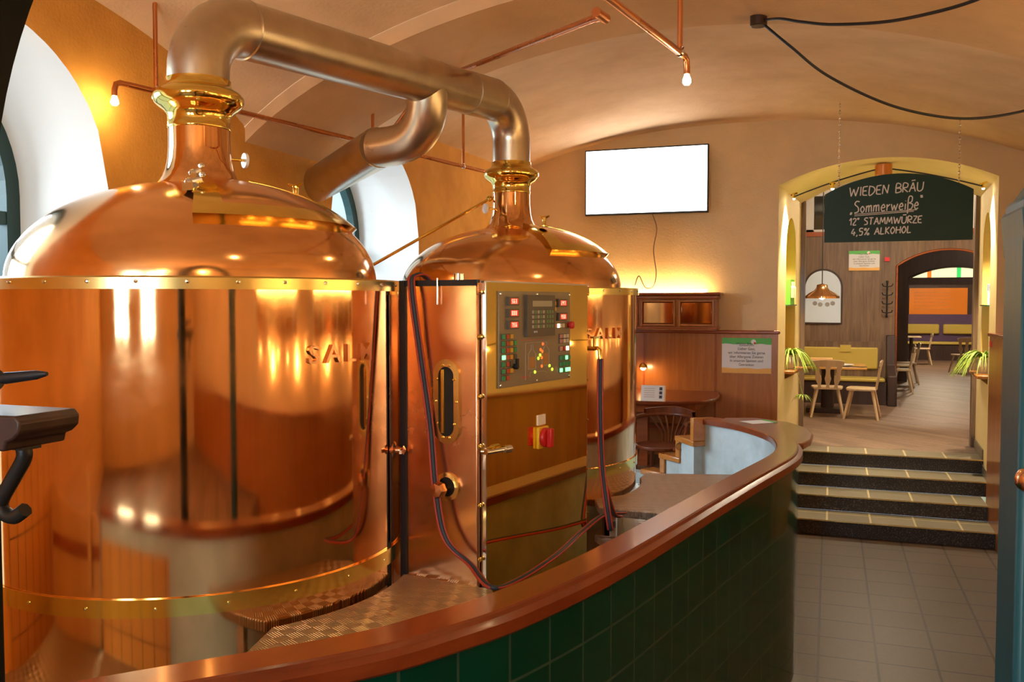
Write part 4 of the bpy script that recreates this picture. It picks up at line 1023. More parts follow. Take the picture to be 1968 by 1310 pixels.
# ---------------------------------------------------------------- lamp block and spotlight cables in the passage arch
lb_ = at(1698, 329, Y=10.75)
bk = thing('cable_light', 'brass block under the passage arch with two black spotlight cables', 'lamp', lb_)
ztop = 3.915
b = B(); b.lathe([(.09, lb_.z - .05), (.09, ztop)], (lb_.x, lb_.y, 0), 28); part('block', b, MT['copper_pipe'], bk, bevel=.004)
pL, pR = at(1526, 378, Y=10.75), at(1890, 358, Y=10.75)
for k, q in enumerate((pL, pR)):
    s = Vector((lb_.x + (-.09 if k == 0 else .09), lb_.y, lb_.z + .02)); mid_ = (s + q) / 2 + Vector((0, 0, .035))
    b = B(); b.tube(bez([s, mid_, q], 10), .008, 6); cb_ = part('cable', b, MT['black_metal'], bk)
    b = B(); b.cyl(q + Vector((-.035, 0, .02)), q + Vector((.035, 0, .045)), .012, 8); b.cyl(q + Vector((0, 0, .03)), q + Vector((0, 0, -.02)), .016, 8); part('end_fitting', b, MT['brass'], cb_)
    b = B(); b.lathe([(.014, -.02), (.012, -.03), (1e-5, -.034)], q, 12, caps=False); part('spot_bulb', b, emat('spot_glow', (1, .82, .5), 60), bk)
    ld = bpy.data.lights.new('spot', 'SPOT'); ld.energy = 260; ld.color = (1, .80, .48); ld.spot_size = 1.5; ld.spot_blend = .6; ld.shadow_soft_size = .03
    lo = bpy.data.objects.new('spot', ld); COL.objects.link(lo); lo.location = q + Vector((0, 0, -.05)); lo.rotation_euler = (.15, (-.22 if k == 0 else .22) * -1, 0)
q = at(1600, 353, Y=10.75); b = B(); b.cyl(q + Vector((-.03, 0, 0)), q + Vector((.03, 0, .01)), .014, 8); b.cyl(q, q + Vector((0, -.02, -.06)), .018, 10); part('spotlight', b, MT['brass'], bk)
b = B(); b.lathe([(.017, 0), (1e-5, -.012)], q + Vector((0, -.02, -.062)), 12, caps=False); part('spot_bulb', b, emat('spot_glow', (1, .75, .35), 160), bk)

# ---------------------------------------------------------------- niches: shelves, plants, small things
def spider_plant(name, label, base, r, n, seed, trail=None, tow=None):
    rng = random.Random(seed)
    t = thing(name, label, 'plant', base)
    b = B(); b.lathe([(.055, 0), (.085, .05), (.09, .10), (.07, .15), (.075, .165)], base, 24, caps=True); part('pot', b, MT['pot'], t)
    b = B()
    def leaf(o, az, L, up):
        d = Vector((math.cos(az), math.sin(az), 0)); sd = Vector((-d.y, d.x, 0)); pts = []
        for k in range(8):
            s = k / 7; pts.append(o + d * (L * s) + Vector((0, 0, up * s - (up + L * .55) * s * s)))
        w = .009
        vs = []
        for k, p in enumerate(pts):
            ww = w * (1 - (k / 7) ** 2) + .001; vs += [p - sd * ww, p + Vector((0, 0, -.004)), p + sd * ww]
        fs = []
        for k in range(7):
            for j in range(2): fs.append((3 * k + j, 3 * k + j + 1, 3 * k + j + 4, 3 * k + j + 3))
        b.add(vs, fs)
    top = Vector(base) + Vector((0, 0, .16))
    for k in range(n):
        az = rng.uniform(0, 2 * PI)
        if tow is not None and rng.random() < .6: az = tow + rng.uniform(-.9, .9)
        leaf(top, az, r * rng.uniform(.6, 1.1), r * rng.uniform(.5, 1.5))
    part('leaves', b, MT['leaf'], t, 60)
    if trail:
        b = B(); b.tube([top, top + Vector(trail) * .5 + Vector((.02, 0, .04)), top + Vector(trail)], .004, 5); st_ = part('runner', b, MT['leaf'], t)
        b = B(); o = top + Vector(trail)
        for k in range(16): leaf(o, rng.uniform(0, 2 * PI), .13 * rng.uniform(.6, 1.1), .06)
        part('plantlet', b, MT['leaf'], st_, 60)
    return t
def niche_pt(J, u, e, z):
    p0, d, nn, u0, u1 = J; q = p0 + d * (u0 + (u1 - u0) * u) + nn * e; return Vector((q.x, q.y, z))
for J, sd, nm in ((JL, 'left', 'L'), (JR, 'right', 'R')):
    p0, d, nn, u0, u1 = J; m = Matrix(((d.x, nn.x, 0, p0.x), (d.y, nn.y, 0, p0.y), (0, 0, 1, 0), (0, 0, 0, 1)))
    b = B(); b.box(u0 - .02, u1 + .03, -.11, .165, 1.56, 1.60, m)
    solo('niche_shelf', b, MT['step_trim'], 'small wooden shelf in the %s passage niche, holding a spider plant' % sd, 'shelf', 'niche shelves of the passage', bevel=.012)
    b = B(); b.box(u0 + .01, u1 - .01, -.02, .165, 2.355, 2.368, m)
    solo('glass_shelf', b, pmat('green_glass', (.08, .30, .16), .15), 'thin glass shelf higher up in the %s passage niche' % sd, 'shelf', 'glass shelves of the passage niches')
spider_plant('spider_plant', 'spider plant in a cream pot on the left niche shelf, one runner trailing below', niche_pt(JL, .45, -.0, 1.60), .32, 90, 3, (.16, -.12, -.46), math.atan2(-JL[2].y, -JL[2].x))
spider_plant('spider_plant', 'bushy spider plant in a pale pot on the right niche shelf', niche_pt(JR, .5, .0, 1.60), .34, 90, 5, None, math.atan2(-JR[2].y, -JR[2].x))
gp = niche_pt(JL, .5, .06, 2.369)
gb = thing('gift_box', 'small bright green box printed with two pale bottles, on the left glass shelf', 'box', gp)
m = rotz(math.atan2(JL[1].y, JL[1].x), gp); b = B(); b.box(-.17, .17, -.08, .05, 0, .30, m); part('carton', b, pmat('lime_carton', (.18, .62, .05), .5), gb)
for s in (-.07, .07):
    b = B(); b.tube([m @ Vector((s, -.085, .08)), m @ Vector((s, -.085, .2)), m @ Vector((s, -.085, .22)), m @ Vector((s, -.085, .27))], [.03, .03, .014, .014], 10); part('bottle', b, pmat('pale_bottle', (.8, .62, .35), .4), gb)
gp = niche_pt(JR, .5, .06, 2.369)
b = B(); b.box(-.05, .05, -.04, .04, 0, .23, rotz(1.4, gp)); fc = solo('postcard_stand', b, MT['paper'], 'small blue and white leaflet holder on the right glass shelf', 'leaflet'); 
b = B(); b.box(-.05, .05, -.045, .045, .15, .225, rotz(1.4, gp)); part('blue_print', b, pmat('blue_print', (.10, .2, .6), .5), fc, 0)
# red sticker on right wall panelling
q = at(1904, 661, X=1.544)
b = B(); b.box(1.540, 1.5445, q.y - .06, q.y + .06, q.z - .03, q.z + .03); solo('sticker', b, MT['red_ink'], 'small red sticker on the end of the wooden panelling right of the stairs', 'sticker')

# ---------------------------------------------------------------- hanging chalkboard
YB = 9.6
bx0, bx1 = at(1584, 465, Y=YB).x, at(1869, 460, Y=YB).x; bz = at(1600, 466, Y=YB).z; bw = bx1 - bx0
bt0 = at(1585, 374, Y=YB).z; bap = at(1736, 333, Y=YB).z
bd_ = thing('chalkboard', 'dark green arched chalkboard with white handwriting, hanging in front of the passage arch', 'sign', ((bx0 + bx1) / 2, YB, bz))
fa = seg_arch(0, bw, bt0 - bz, bap - bt0)
m = frame((bx0, YB - .012, bz), (1, 0, 0), (0, 0, 1))
b = B(); b.prism([(0, 0), (bw, 0)] + [(bw - bw * k / 24, fa(bw - bw * k / 24)) for k in range(25)], -.024, 0, m); part('board', b, MT['board_green'], bd_, 30)
ST = {'W': (.9, [[(0, 1), (.2, 0), (.42, .8), (.65, 0), (.9, 1)]]), 'I': (.15, [[(.1, 1), (.1, 0)]]), 'E': (.5, [[(.5, 1), (.05, .95), (.02, .5), (.4, .5)], [(.02, .5), (.05, .05), (.5, 0)]]), 'D': (.6, [[(.05, 1), (.05, 0), (.4, .12), (.6, .5), (.45, .85), (0, 1)]]),
      'N': (.6, [[(0, 0), (.05, 1), (.5, .05), (.58, 1)]]), 'B': (.55, [[(.05, 0), (.08, 1), (.45, .95), (.48, .65), (.1, .52), (.5, .45), (.52, .1), (.05, 0)]]), 'R': (.55, [[(.05, 0), (.08, 1), (.5, .9), (.45, .55), (.1, .48), (.55, 0)]]),
      'A': (.6, [[(0, 0), (.32, 1), (.6, 0)], [(.12, .38), (.5, .4)]]), '\u00c4': (.6, [[(0, 0), (.32, 1), (.6, 0)], [(.12, .38), (.5, .4)], [(.15, 1.22), (.52, 1.26)]]), 'U': (.6, [[(.02, 1), (.05, .2), (.3, 0), (.55, .25), (.6, 1)]]), '\u00dc': (.6, [[(.02, 1), (.05, .2), (.3, 0), (.55, .25), (.6, 1)], [(.1, 1.22), (.55, 1.24)]]),
      'S': (.5, [[(.5, .95), (.2, 1), (.05, .75), (.4, .45), (.42, .1), (.05, 0)]]), 'o': (.42, [[(.2, .55), (.02, .3), (.2, 0), (.4, .28), (.2, .55)]]), 'm': (.6, [[(.02, 0), (.05, .55), (.05, .4), (.25, .55), (.3, 0), (.3, .4), (.5, .55), (.56, 0)]]), 'e': (.42, [[(.03, .28), (.38, .32), (.25, .58), (.04, .3), (.15, .02), (.42, .06)]]),
      'r': (.32, [[(.05, 0), (.06, .55), (.06, .35), (.32, .55)]]), 'w': (.62, [[(0, .55), (.15, 0), (.3, .45), (.45, 0), (.62, .55)]]), 'i': (.14, [[(.07, .5), (.07, 0)], [(.07, .72), (.08, .75)]]), '\u00df': (.5, [[(.05, -.35), (.06, 1), (.4, 1.05), (.38, .65), (.15, .55), (.5, .4), (.4, .05), (.15, 0)]]),
      'T': (.55, [[(0, 1), (.55, 1)], [(.28, 1), (.25, 0)]]), 'M': (.75, [[(0, 0), (.12, 1), (.35, .25), (.6, 1), (.72, 0)]]), 'Z': (.5, [[(.02, 1), (.5, .98), (0, .02), (.55, 0)]]), 'L': (.45, [[(.05, 1), (.02, 0), (.45, .05)]]), 'K': (.5, [[(.05, 1), (.05, 0)], [(.48, 1), (.08, .5), (.5, 0)]]), 'O': (.55, [[(.28, 1), (.03, .5), (.25, 0), (.53, .5), (.28, 1)]]), 'H': (.55, [[(.03, 1), (.03, 0)], [(.53, 1), (.53, 0)], [(.03, .5), (.53, .52)]]),
      '1': (.3, [[(0, .65), (.22, 1), (.22, 0)]]), '2': (.45, [[(.02, .8), (.2, 1), (.42, .75), (.05, .05), (.48, .02)]]), '4': (.5, [[(.25, 1), (.02, .35), (.5, .4)], [(.35, .6), (.32, 0)]]), '5': (.48, [[(.48, 1), (.1, 1), (.08, .6), (.42, .5), (.35, .05), (.02, .02)]]), '%': (.65, [[(.6, 1), (.1, 0)], [(.15, 1), (.03, .8), (.18, .7), (.26, .88), (.15, 1)], [(.5, .3), (.4, .12), (.52, 0), (.64, .15), (.5, .3)]]),
      ',': (.18, [[(.1, .08), (.02, -.18)]]), '\u00b0': (.22, [[(.1, 1.05), (.02, .92), (.12, .8), (.2, .94), (.1, 1.05)]]), '\u201e': (.22, [[(.06, .08), (.0, -.14)], [(.16, .08), (.1, -.14)]]), '\u201c': (.22, [[(.02, 1.15), (.06, .92)], [(.14, 1.15), (.18, .92)]]), ' ': (.4, [])}
def handwrite(s, x0, y0, x1, h, slope=0.0, r=.0062):
    tot = sum(ST[ch][0] + .14 for ch in s); k = (x1 - x0) / tot; b = B(); x = x0
    for ch in s:
        w, strokes = ST[ch]
        for sk in strokes:
            P = [Vector((x + p[0] * k + .06 * h * p[1], y0 + p[1] * h + slope * (x + p[0] * k - x0), .0)) for p in sk]
            if len(P) > 2 and ch not in 'WNMZEKwTHL\u00c4A': P = [p for p in catmull([(p.x, p.y) for p in P], 5)]; P = [Vector((p.x, p.y, 0)) for p in P]
            smooth_ = len(P) > 2 and not (ch in 'WNMZEKwTHL\u00c4A')
            for run in ([P] if smooth_ else [P[i:i + 2] for i in range(len(P) - 1)]):
                q = B(); q.tube(run, r, 6); q.v = [m @ Vector((p.x, p.y, p.z * .3 + .001)) for p in q.v]; b.add(q.v, q.f)
        x += (w + .14) * k
    return b
def bpx(x, y): p = at(x, y, Y=YB); return p.x - bx0, p.z - bz
for (s, x0, y0, x1, ytop, sl) in (('WIEDEN BR\u00c4U', 1632, 378, 1776, 361, .045), ('\u201eSommerwei\u00dfe\u201c', 1634, 410, 1774, 388, .04), ('12\u00b0 STAMMW\u00dcRZE', 1632, 433, 1773, 420, .01), ('4,5% ALKOHOL', 1636, 453, 1752, 440, .03)):
    a0_, a1_ = bpx(x0, y0), bpx(x1, y0); h_ = bpx(x0, ytop)[1] - a0_[1]
    part('chalk_writing', handwrite(s, a0_[0], a0_[1], a1_[0], h_, sl), MT['chalk'], bd_, 60)
b = B()
for (xa, ya, xb, yb) in ((1642, 412, 1762, 403), (1642, 415, 1756, 406)):
    p, q = bpx(xa, ya), bpx(xb, yb); b.tube([m @ Vector((p[0], p[1], .001)), m @ Vector((q[0], q[1], .001))], .004, 5)
part('chalk_underline', b, MT['chalk'], bd_)
for (x, zb_, side) in ((at(1612, 360, Y=YB).x, bz + fa(at(1612, 360, Y=YB).x - bx0), 'left'), (at(1843, 350, Y=YB).x, bz + fa(at(1843, 350, Y=YB).x - bx0), 'right')):
    zt_ = ceil_z(x, YB); b = B(); n = int((zt_ - zb_) / .032)
    for k in range(n + 1):
        z = zb_ + (zt_ - zb_) * k / n; ax_ = k % 2
        P = [Vector((x + (.008 * math.cos(t_) if ax_ else 0), YB - .0 + (0 if ax_ else .008 * math.cos(t_)), z + .021 * math.sin(t_))) for t_ in [2 * PI * j / 8 for j in range(9)]]
        b.tube(P, .0028, 4, cap=False)
    solo('chain', b, MT['chrome'], 'thin metal chain holding the %s end of the chalkboard' % side, 'chain', 'chains of the chalkboard')
# ---------------------------------------------------------------- ceiling socket with two swagged cables
jp = at(1458, 34, Z=4.17); jz = ceil_z(jp.x, jp.y)
jp = Vector((jp.x, jp.y, jz))
jb = thing('ceiling_socket', 'small dark junction box on the ceiling with two sagging black cables', 'junction box', jp)
b = B(); b.lathe([(.048, jz - .06), (.052, jz - .055), (.052, jz + .02)], (jp.x, jp.y, 0), 28); part('housing', b, pmat('brown_plastic', (.05, .022, .012), .4), jb, bevel=.004)
r1 = [jp + Vector((.04, -.02, -.03))] + [P_on(x, y, d) for x, y, d in ((1500, 36, 5.25), (1540, 42, 5.1), (1600, 47, 4.9), (1700, 42, 4.6), (1790, 25, 4.3), (1875, 0, 4.1), (1990, -50, 3.8))]
r2 = [jp + Vector((.03, .0, -.05))] + [P_on(x, y, d) for x, y, d in ((1520, 90, 5.45), (1590, 145, 5.5), (1700, 198, 5.5), (1800, 223, 5.5), (1880, 227, 5.5), (1968, 213, 5.5), (2060, 185, 5.5))]
for r_ in (r1, r2):
    b = B(); b.tube(catmull(r_, 10), .0085, 8); part('cable', b, MT['black_rubber'], jb)

# ============================================================ the timber arch the view looks through, left half coloured dark for shade
YP0, YP1 = .93, 1.03
pc, pr_, pz = -.495, .712, 2.50
xl_, xr_ = -1.203, .166
def ring_arch(b, ri, ro, a0, a1, n=40):
    P = [(pc + r * math.cos(a), pz + r * math.sin(a)) for r in (ri, ro) for a in [a0 + (a1 - a0) * k / n for k in range(n + 1)]]
    vs = [(x, y, z) for y in (YP0, YP1) for x, z in P]; N = len(P); h = n + 1; fs = []
    for k in range(n):
        fs += [(k, k + 1, h + k + 1, h + k), (N + k, N + k + 1, N + h + k + 1, N + h + k), (k, k + 1, N + k + 1, N + k), (h + k, h + k + 1, N + h + k + 1, N + h + k)]
    fs += [(0, h, N + h, N), (n, h + n, N + h + n, N + n)]
    b.add(vs, fs)
pt = thing('timber_arch', 'timber arch post framing the left edge, its shade put into near-black colour', 'arch', (xl_, .98, .75))
b = B(); ring_arch(b, pr_, pr_ + .22, PI * .42, PI, 30); part('arch_head', b, MT['arch_shaded'], pt, 40)
b = B(); b.box(xl_ - .10, xl_, YP0, YP1, .76, pz); part('post', b, MT['arch_shaded'], pt, bevel=.006)
pt = thing('teal_post', 'teal painted timber post with a small capital at the right edge of the view', 'post', (xr_ + .08, .98, .75))
b = B(); ring_arch(b, pr_, pr_ + .22, 0, PI * .42, 30); part('arch_head', b, MT['teal'], pt, 40)
b = B(); b.box(xr_, xr_ + .16, YP0, YP1, .76, pz); part('post', b, MT['teal'], pt, bevel=.006)
b = B(); b.prism([(xr_ + .002, 2.44), (xr_ - .002, 2.485), (xr_ + .02, 2.52), (xr_ + .17, 2.535), (xr_ + .17, 2.44)], 0, .12, frame((0, YP0 + .115, 0), (1, 0, 0), (0, 0, 1))); part('capital', b, MT['teal'], pt, bevel=.006)
b = B(); q = at(1966, 920, Y=YP0); b.ball(q + Vector((.004, -.004, 0)), .012, 12); part('knob', b, MT['copper_brushed'], pt)
# moulded shelf, hook and tap handle on the left post
sh = thing('ledge_shelf', 'dark moulded wooden shelf end sticking out from the shaded post at the left edge', 'shelf', (-1.08, .95, 2.21))
ms_ = frame((-1.30, .90, 0), (1, 0, 0), (0, 0, 1))
b = B(); b.prism([(.0, 2.200), (.288, 2.205), (.291, 2.217), (.303, 2.221), (.314, 2.230), (.316, 2.244), (.308, 2.252), (0, 2.252)], -.07, .03, ms_); part('shelf_board', b, MT['darker_wood'], sh, 40, bevel=.003)
b = B(); b.tube([p.to_3d() for p in catmull([Vector((-1.06, .94, 2.205)).xz, Vector((-1.055, .94, 2.185)).xz, Vector((-1.075, .94, 2.155)).xz, Vector((-1.10, .94, 2.12)).xz, Vector((-1.098, .94, 2.105)).xz, Vector((-1.078, .94, 2.098)).xz, Vector((-1.056, .94, 2.110)).xz], 6)], .0105, 8)
b.v = [Vector((p.x, .94 + p.z, p.y)) for p in b.v]
hk = thing('coat_hook', 'black wrought-iron hook curling out below the dark shelf end at the left edge', 'hook', (-1.08, .94, 2.1)); part('hook', b, MT['black_metal'], hk, 60)
b = B(); b.box(-1.085, -1.04, .925, .955, 2.196, 2.209); part('mounting_plate', b, MT['black_metal'], hk)
b = B(); ha = at(-4, 728, Y=.95); hb_ = at(90, 718, Y=.95); b.tube([ha - (hb_ - ha) * .35, ha - (hb_ - ha) * .05], [.018, .016], 14); hd = solo('tap_handle', b, MT['black_metal'], 'slim black handle pointing into the picture above the dark shelf at the left edge', 'handle')
b = B(); b.tube([ha - (hb_ - ha) * .05, ha + (hb_ - ha) * .15, ha + (hb_ - ha) * .8, hb_], [.005, .0085, .0065, .003], 12); part('grip', b, MT['black_rubber'], hd)

# ---------------------------------------------------------------- things standing outside the frame that the polished metal mirrors
# tiled dado of the left wall and the pale wooden gate that closes the brewing area beside the left wall
b = B(); b.add([(XL + .02, -3.9, .75), (XL + .02, 2.1, .75), (XL + .02, 2.1, 1.75), (XL + .02, -3.9, 1.75)], [(0, 1, 2, 3)], [(-3.9, .75), (2.1, .75), (2.1, 1.75), (-3.9, 1.75)]); struct('trim_10', b, MT['wall_tile'])
pbd = thing('wooden_gate', 'pale wooden gate with curved top and dark strap, mirrored in the large vat', 'gate', (-3.1, 1.1, .76))
PALE = wood('pale_pine', (.58, .30, .08), (.70, .40, .13), 2, .45, 8)
m = frame((-2.66, 1.13, .76), (-1, 0, 0), (0, 0, 1))
b = B(); b.prism([(0, 0), (.90, 0), (.90, .74), (.75, .70), (.5, .655), (.25, .635), (.06, .635), (.02, .625), (0, .59)], -.03, .0, m); part('board', b, PALE, pbd, bevel=.004)
b = B(); b.box(.0, .90, .42, .49, .0, .012, m); part('strap', b, MT['wood_trim'], pbd)
b = B(); b.box(.12, .17, .28, .86, .013, .045, m); part('handle', b, PALE, pbd)
lc = thing('sparkle_chain', 'added chain of small unseen bulbs along the right wall, giving sparkles in the copper', 'light chain', (XR - .2, 4, 2.0))  # bulbs added out of view to put sparkles on the copper
rng = random.Random(11); pts = [Vector((XR - .16, 1.0 + .42 * k, 2.02 + .05 * math.sin(k * 1.7))) for k in range(20)]
b = B(); b.tube(pts, .006, 5); part('wire', b, MT['black_metal'], lc)
for p in pts[::1]:
    b = B(); b.ball(p + Vector((-.01, 0, -.03)), .022, 8); part('bulb', b, MT['sconce_glow'], lc, 60)
for y0_, y1_, nm_ in ((.9, 2.7, 'nearer'), (3.5, 6.4, 'farther')):
    bb = thing('bar_cabinet', nm_ + ' wooden bar cabinet on the right wall, mirrored in the copper vats', 'cabinet', (XR - .2, (y0_ + y1_) / 2, 2.10))
    b = B(); b.box(XR - .30, XR - .075, y0_, y1_, 2.10, 2.44); part('carcass', b, MT['wainscot'], bb)
    b = B(); b.box(XR - .36, XR - .075, y0_ - .05, y1_ + .05, 2.44, 2.50); part('cornice', b, MT['wood_trim'], bb, bevel=.012)
    n_ = int((y1_ - y0_) / .42)
    for k in range(n_):
        b = B(); b.box(XR - .305, XR - .295, y0_ + .06 + k * .42, y0_ + .40 + k * .42, 2.16, 2.40); part('pane', b, gl, bb)
    b = B(); b.box(XR - .24, XR - .22, y0_, y1_, 2.50, 2.52); solo('light_strip', b, MT['led'], 'glowing warm light strip on the ' + nm_ + ' bar cabinet at the right wall', 'light')
def pend(name, x, y, z, label, mat=None, r=.125):  # unseen globes added behind the camera as warm fill
    t = thing(name, label, 'lamp', (x, y, z))
    b = B(); b.lathe([(1e-5, z - r), (r * .7, z - r * .7), (r, z), (r * .7, z + r * .7), (1e-5, z + r)], (x, y, 0), 20, caps=False); part('globe', b, mat or MT['fill_glow'], t, 60)
    b = B(); b.cyl((x, y, z + r), (x, y, ceil_z(x, y) + .03), .006, 6); part('cord', b, MT['black_metal'], t)
pend('fill_globe', -.9, -1.9, 3.45, 'added warm fill globe hanging behind the viewing place, out of view')
pend('fill_globe', .8, -.9, 3.4, 'added warm fill globe to the right behind the viewing place, out of view')
for k, y in enumerate((1.6, 2.7, 4.2, 6.0)):
    t = thing('wall_sconce', ('nearest', 'second', 'third', 'farthest')[k] + ' warm sconce on the right wall, out of view, mirrored in the copper', 'lamp', (XR - .2, y, 1.9))
    b = B(); b.lathe([(1e-5, 1.83), (.04, 1.85), (.055, 1.91), (.03, 1.98), (1e-5, 2.0)], (XR - .22, y, 0), 16, caps=False); part('globe', b, MT['sconce_glow'], t, 60)
    b = B(); b.box(XR - .24, XR - .06, y - .02, y + .02, 1.78, 1.83); part('arm', b, MT['brass'], t)
# ============================================================ furniture of the rooms beyond
def make_chair():
    t = thing('tavern_chair', '', 'chair')
    b = B(); P = [(-.20, -.20), (-.22, -.05), (-.235, .10), (-.21, .20), (-.10, .225), (.10, .225), (.21, .20), (.235, .10), (.22, -.05), (.20, -.20)]
    b.prism(P, .43, .465); part('seat', b, MT['chair_wood'], t, bevel=.008)
    for sx in (-1, 1):
        for sy in (-1, 1):
            b = B(); b.tube([(sx * .235, sy * .24, 0), (sx * .15, sy * .15, .435)], [.017, .024], 10); part('leg', b, MT['chair_wood'], t)
    # backrest plane leans back (towards -y)
    def bk(x, h): return Vector((x, -.185 - .16 * (h - .46), h))
    def slab(pts_l, th=.022):
        b = B(); n = len(pts_l)
        vs = [bk(x, h) for x, h in pts_l] + [bk(x, h) + Vector((0, -th, 0)) for x, h in pts_l]
        fs = [list(range(n)), list(range(n, 2 * n))[::-1]] + [(i, (i + 1) % n, n + (i + 1) % n, n + i) for i in range(n)]
        return b.add(vs, fs)
    b = slab([(-.225, .80), (-.235, .87), (-.12, .885), (0, .89), (.12, .885), (.235, .87), (.225, .80), (.12, .775), (-.12, .775)])
    part('crest_rail', b, MT['chair_wood'], t, bevel=.004)
    for xb, xt in ((-.115, -.165), (0, 0), (.115, .165)):
        prof = [(0, .030), (.12, .022), (.26, .034), (.42, .048), (.60, .034), (.75, .030), (1, .042)]
        L = [(xb + (xt - xb) * s - w, .455 + .335 * s) for s, w in prof]; Rr = [(xb + (xt - xb) * s + w, .455 + .335 * s) for s, w in prof]
        part('back_slat', slab(L + Rr[::-1], .018), MT['chair_wood'], t, bevel=.003)
    return t
UZ = .64
proto = make_chair()
first = [True]
def chair(x, y, rz, label):
    global proto
    o = proto if first[0] else copy_tree(proto); first[0] = False
    o.location = (x, y, UZ); o.rotation_euler = (0, 0, rz); o['label'] = label; o['group'] = 'pale wooden tavern chairs beyond the passage'; WM[o.name] = rotz(rz, (x, y, UZ))
    return o
fl_ = at(1586, 803, Z=UZ)
chair(fl_.x + .02, fl_.y + .25, .04, 'pale wooden tavern chair seen from behind, nearest beyond the stairs')
q = at(1662, 803, Z=UZ)
chair(q.x - .04, q.y + .02 - .05, PI / 2 - .12, 'pale wooden tavern chair seen from the side at the right of the near table')
q = at(1546, 790, Z=UZ); chair(q.x - .30, q.y + .1, -PI / 2 + .1, 'pale wooden tavern chair mostly hidden by the dark door post')
# table
tb = thing('dining_table', 'wooden dining table with dark pedestal behind the nearest pale chair', 'table', (.05, 15.1, UZ))
b = B(); b.box(-.75, .55, 14.72, 15.75, 1.355, 1.39); part('tabletop', b, wood('amber_table', (.50, .26, .05), (.62, .35, .09), 0, .3, 8), tb, bevel=.008)
b = B(); b.cyl((-.02, 15.2, UZ + .05), (-.02, 15.2, 1.355), .10, 20); part('pedestal', b, MT['darker_wood'], tb)
b = B(); b.box(-.34, .30, 14.98, 15.06 + .3, UZ, UZ + .07); part('foot', b, MT['darker_wood'], tb, bevel=.01)
for k in range(3):
    b = B(); z = 1.39 + k * .008; c = at(1622, 690, Y=15.0); b.lathe([(.05, 0), (.055, .002), (.13, .014), (.128, .017), (.05, .006), (1e-5, .006)], (c.x + .012 * k, 15.0, z), 28, caps=False)
    solo('plate', b, MT['white'], ('lowest', 'middle', 'topmost')[k] + ' white plate of the small stack on the near table', 'plate', 'stacked plates on the near table')
b = B(); c = at(1585, 692, Y=15.2); b.box(c.x - .22, c.x + .12, 15.2, 15.32, 1.39, 1.50); solo('napkin_box', b, pmat('cardboard_orange', (.78, .50, .24), .6), 'small orange-tan box with napkins on the near table', 'box', bevel=.006)
b = B(); c = at(1562, 690, Y=14.95); b.lathe([(.03, 0), (.034, .09), (.030, .09), (.027, .006), (1e-5, .006)], (c.x, 14.95, 1.39), 18, caps=False); solo('drinking_glass', b, pmat('clear_glass', (.8, .8, .78), .1, spec=.8), 'small tumbler beside the box on the near table', 'glass')
b = B(); c = at(1553, 695, Y=14.85); b.box(c.x - .12, c.x + .05, 14.8, 14.98, 1.39, 1.415); solo('folder', b, MT['black_metal'], 'black menu folder on the left end of the near table', 'menu')
b = B(); c = at(1640, 696, Y=14.85); b.box(c.x - .15, c.x + .2, 14.8, 14.92, 1.39, 1.396); solo('cutlery_napkin', b, MT['darker_wood'], 'dark cutlery pouch lying beside the white plates on the near table', 'cutlery')
# bench along the panelling
bn = thing('bench', 'dark wooden bench with yellow cushions under the white arched panel', 'bench', (.2, 16.6, UZ))
b = B(); b.box(-4, .92, 16.45, 16.98, UZ, 1.03); part('base', b, MT['darker_wood'], bn)
b = B(); b.box(-4, .90, 16.42, 16.9, 1.03, 1.09); part('seat_cushion', b, MT['bench_yellow'], bn, bevel=.02)
b = B(); b.box(-4, .93, 16.93, 16.99, 1.03, 1.70); part('back_panel', b, MT['dark_wood'], bn)
b = B(); b.box(-4, .80, 16.88, 16.94, 1.22, 1.60); part('back_cushion', b, MT['bench_yellow'], bn, bevel=.025)
ex = at(1704, 700, Y=16.3).x; 
b = B(); b.prism([(16.3, UZ), (16.98, UZ), (16.98, 1.82), (16.86, 1.82), (16.78, 1.3), (16.3, 1.15)], .93, 1.08, frame((0, 0, 0), (0, 1, 0), (0, 0, 1))); part('end_panel', b, MT['darker_wood'], bn, bevel=.015)
b = B(); q = at(1625, 669, Y=16.9); b.box(q.x - .09, q.x + .09, 16.86, 16.93, q.z - .06, q.z + .06); solo('price_card', b, MT['bench_yellow'], 'small yellow card on the bench back beneath the panelling', 'card')
# white arched panel on the panelling
x0, x1 = -.44, .19; zs, zb_ = 2.66, 2.02
wpn = thing('arched_panel', 'white round-topped panel with a dark frame on the dark panelling', 'panel', ((x0 + x1) / 2, 16.95, zb_))
rr = (x1 - x0) / 2; xc = (x0 + x1) / 2
o = [(x0, zb_)] + [(xc - rr * math.cos(PI * k / 28), zs + rr * math.sin(PI * k / 28)) for k in range(29)] + [(x1, zb_)]
m = frame((0, 16.99, 0), (1, 0, 0), (0, 0, 1))
b = B(); b.prism(o[::-1], 0, .02, m); part('sheet', b, pmat('panel_white', (.66, .80, 1.0), .4), wpn)
b = B(); b.tube([m @ Vector((p[0], p[1], .02)) for p in o + o[:1]], .016, 6); part('frame', b, MT['darker_wood'], wpn)
for (dx, dz) in ((-.155, .0), (-.065, -.02), (.055, -.02), (.145, .0)):
    b = B(); b.lathe([(.04, .021), (1e-5, .023)], n=18, m=m @ Matrix.Translation((xc + .02 + dx, 2.375 + dz, 0)), caps=False); part('rosette', b, pmat('rosette_grey', (.32, .32, .36), .5), wpn)
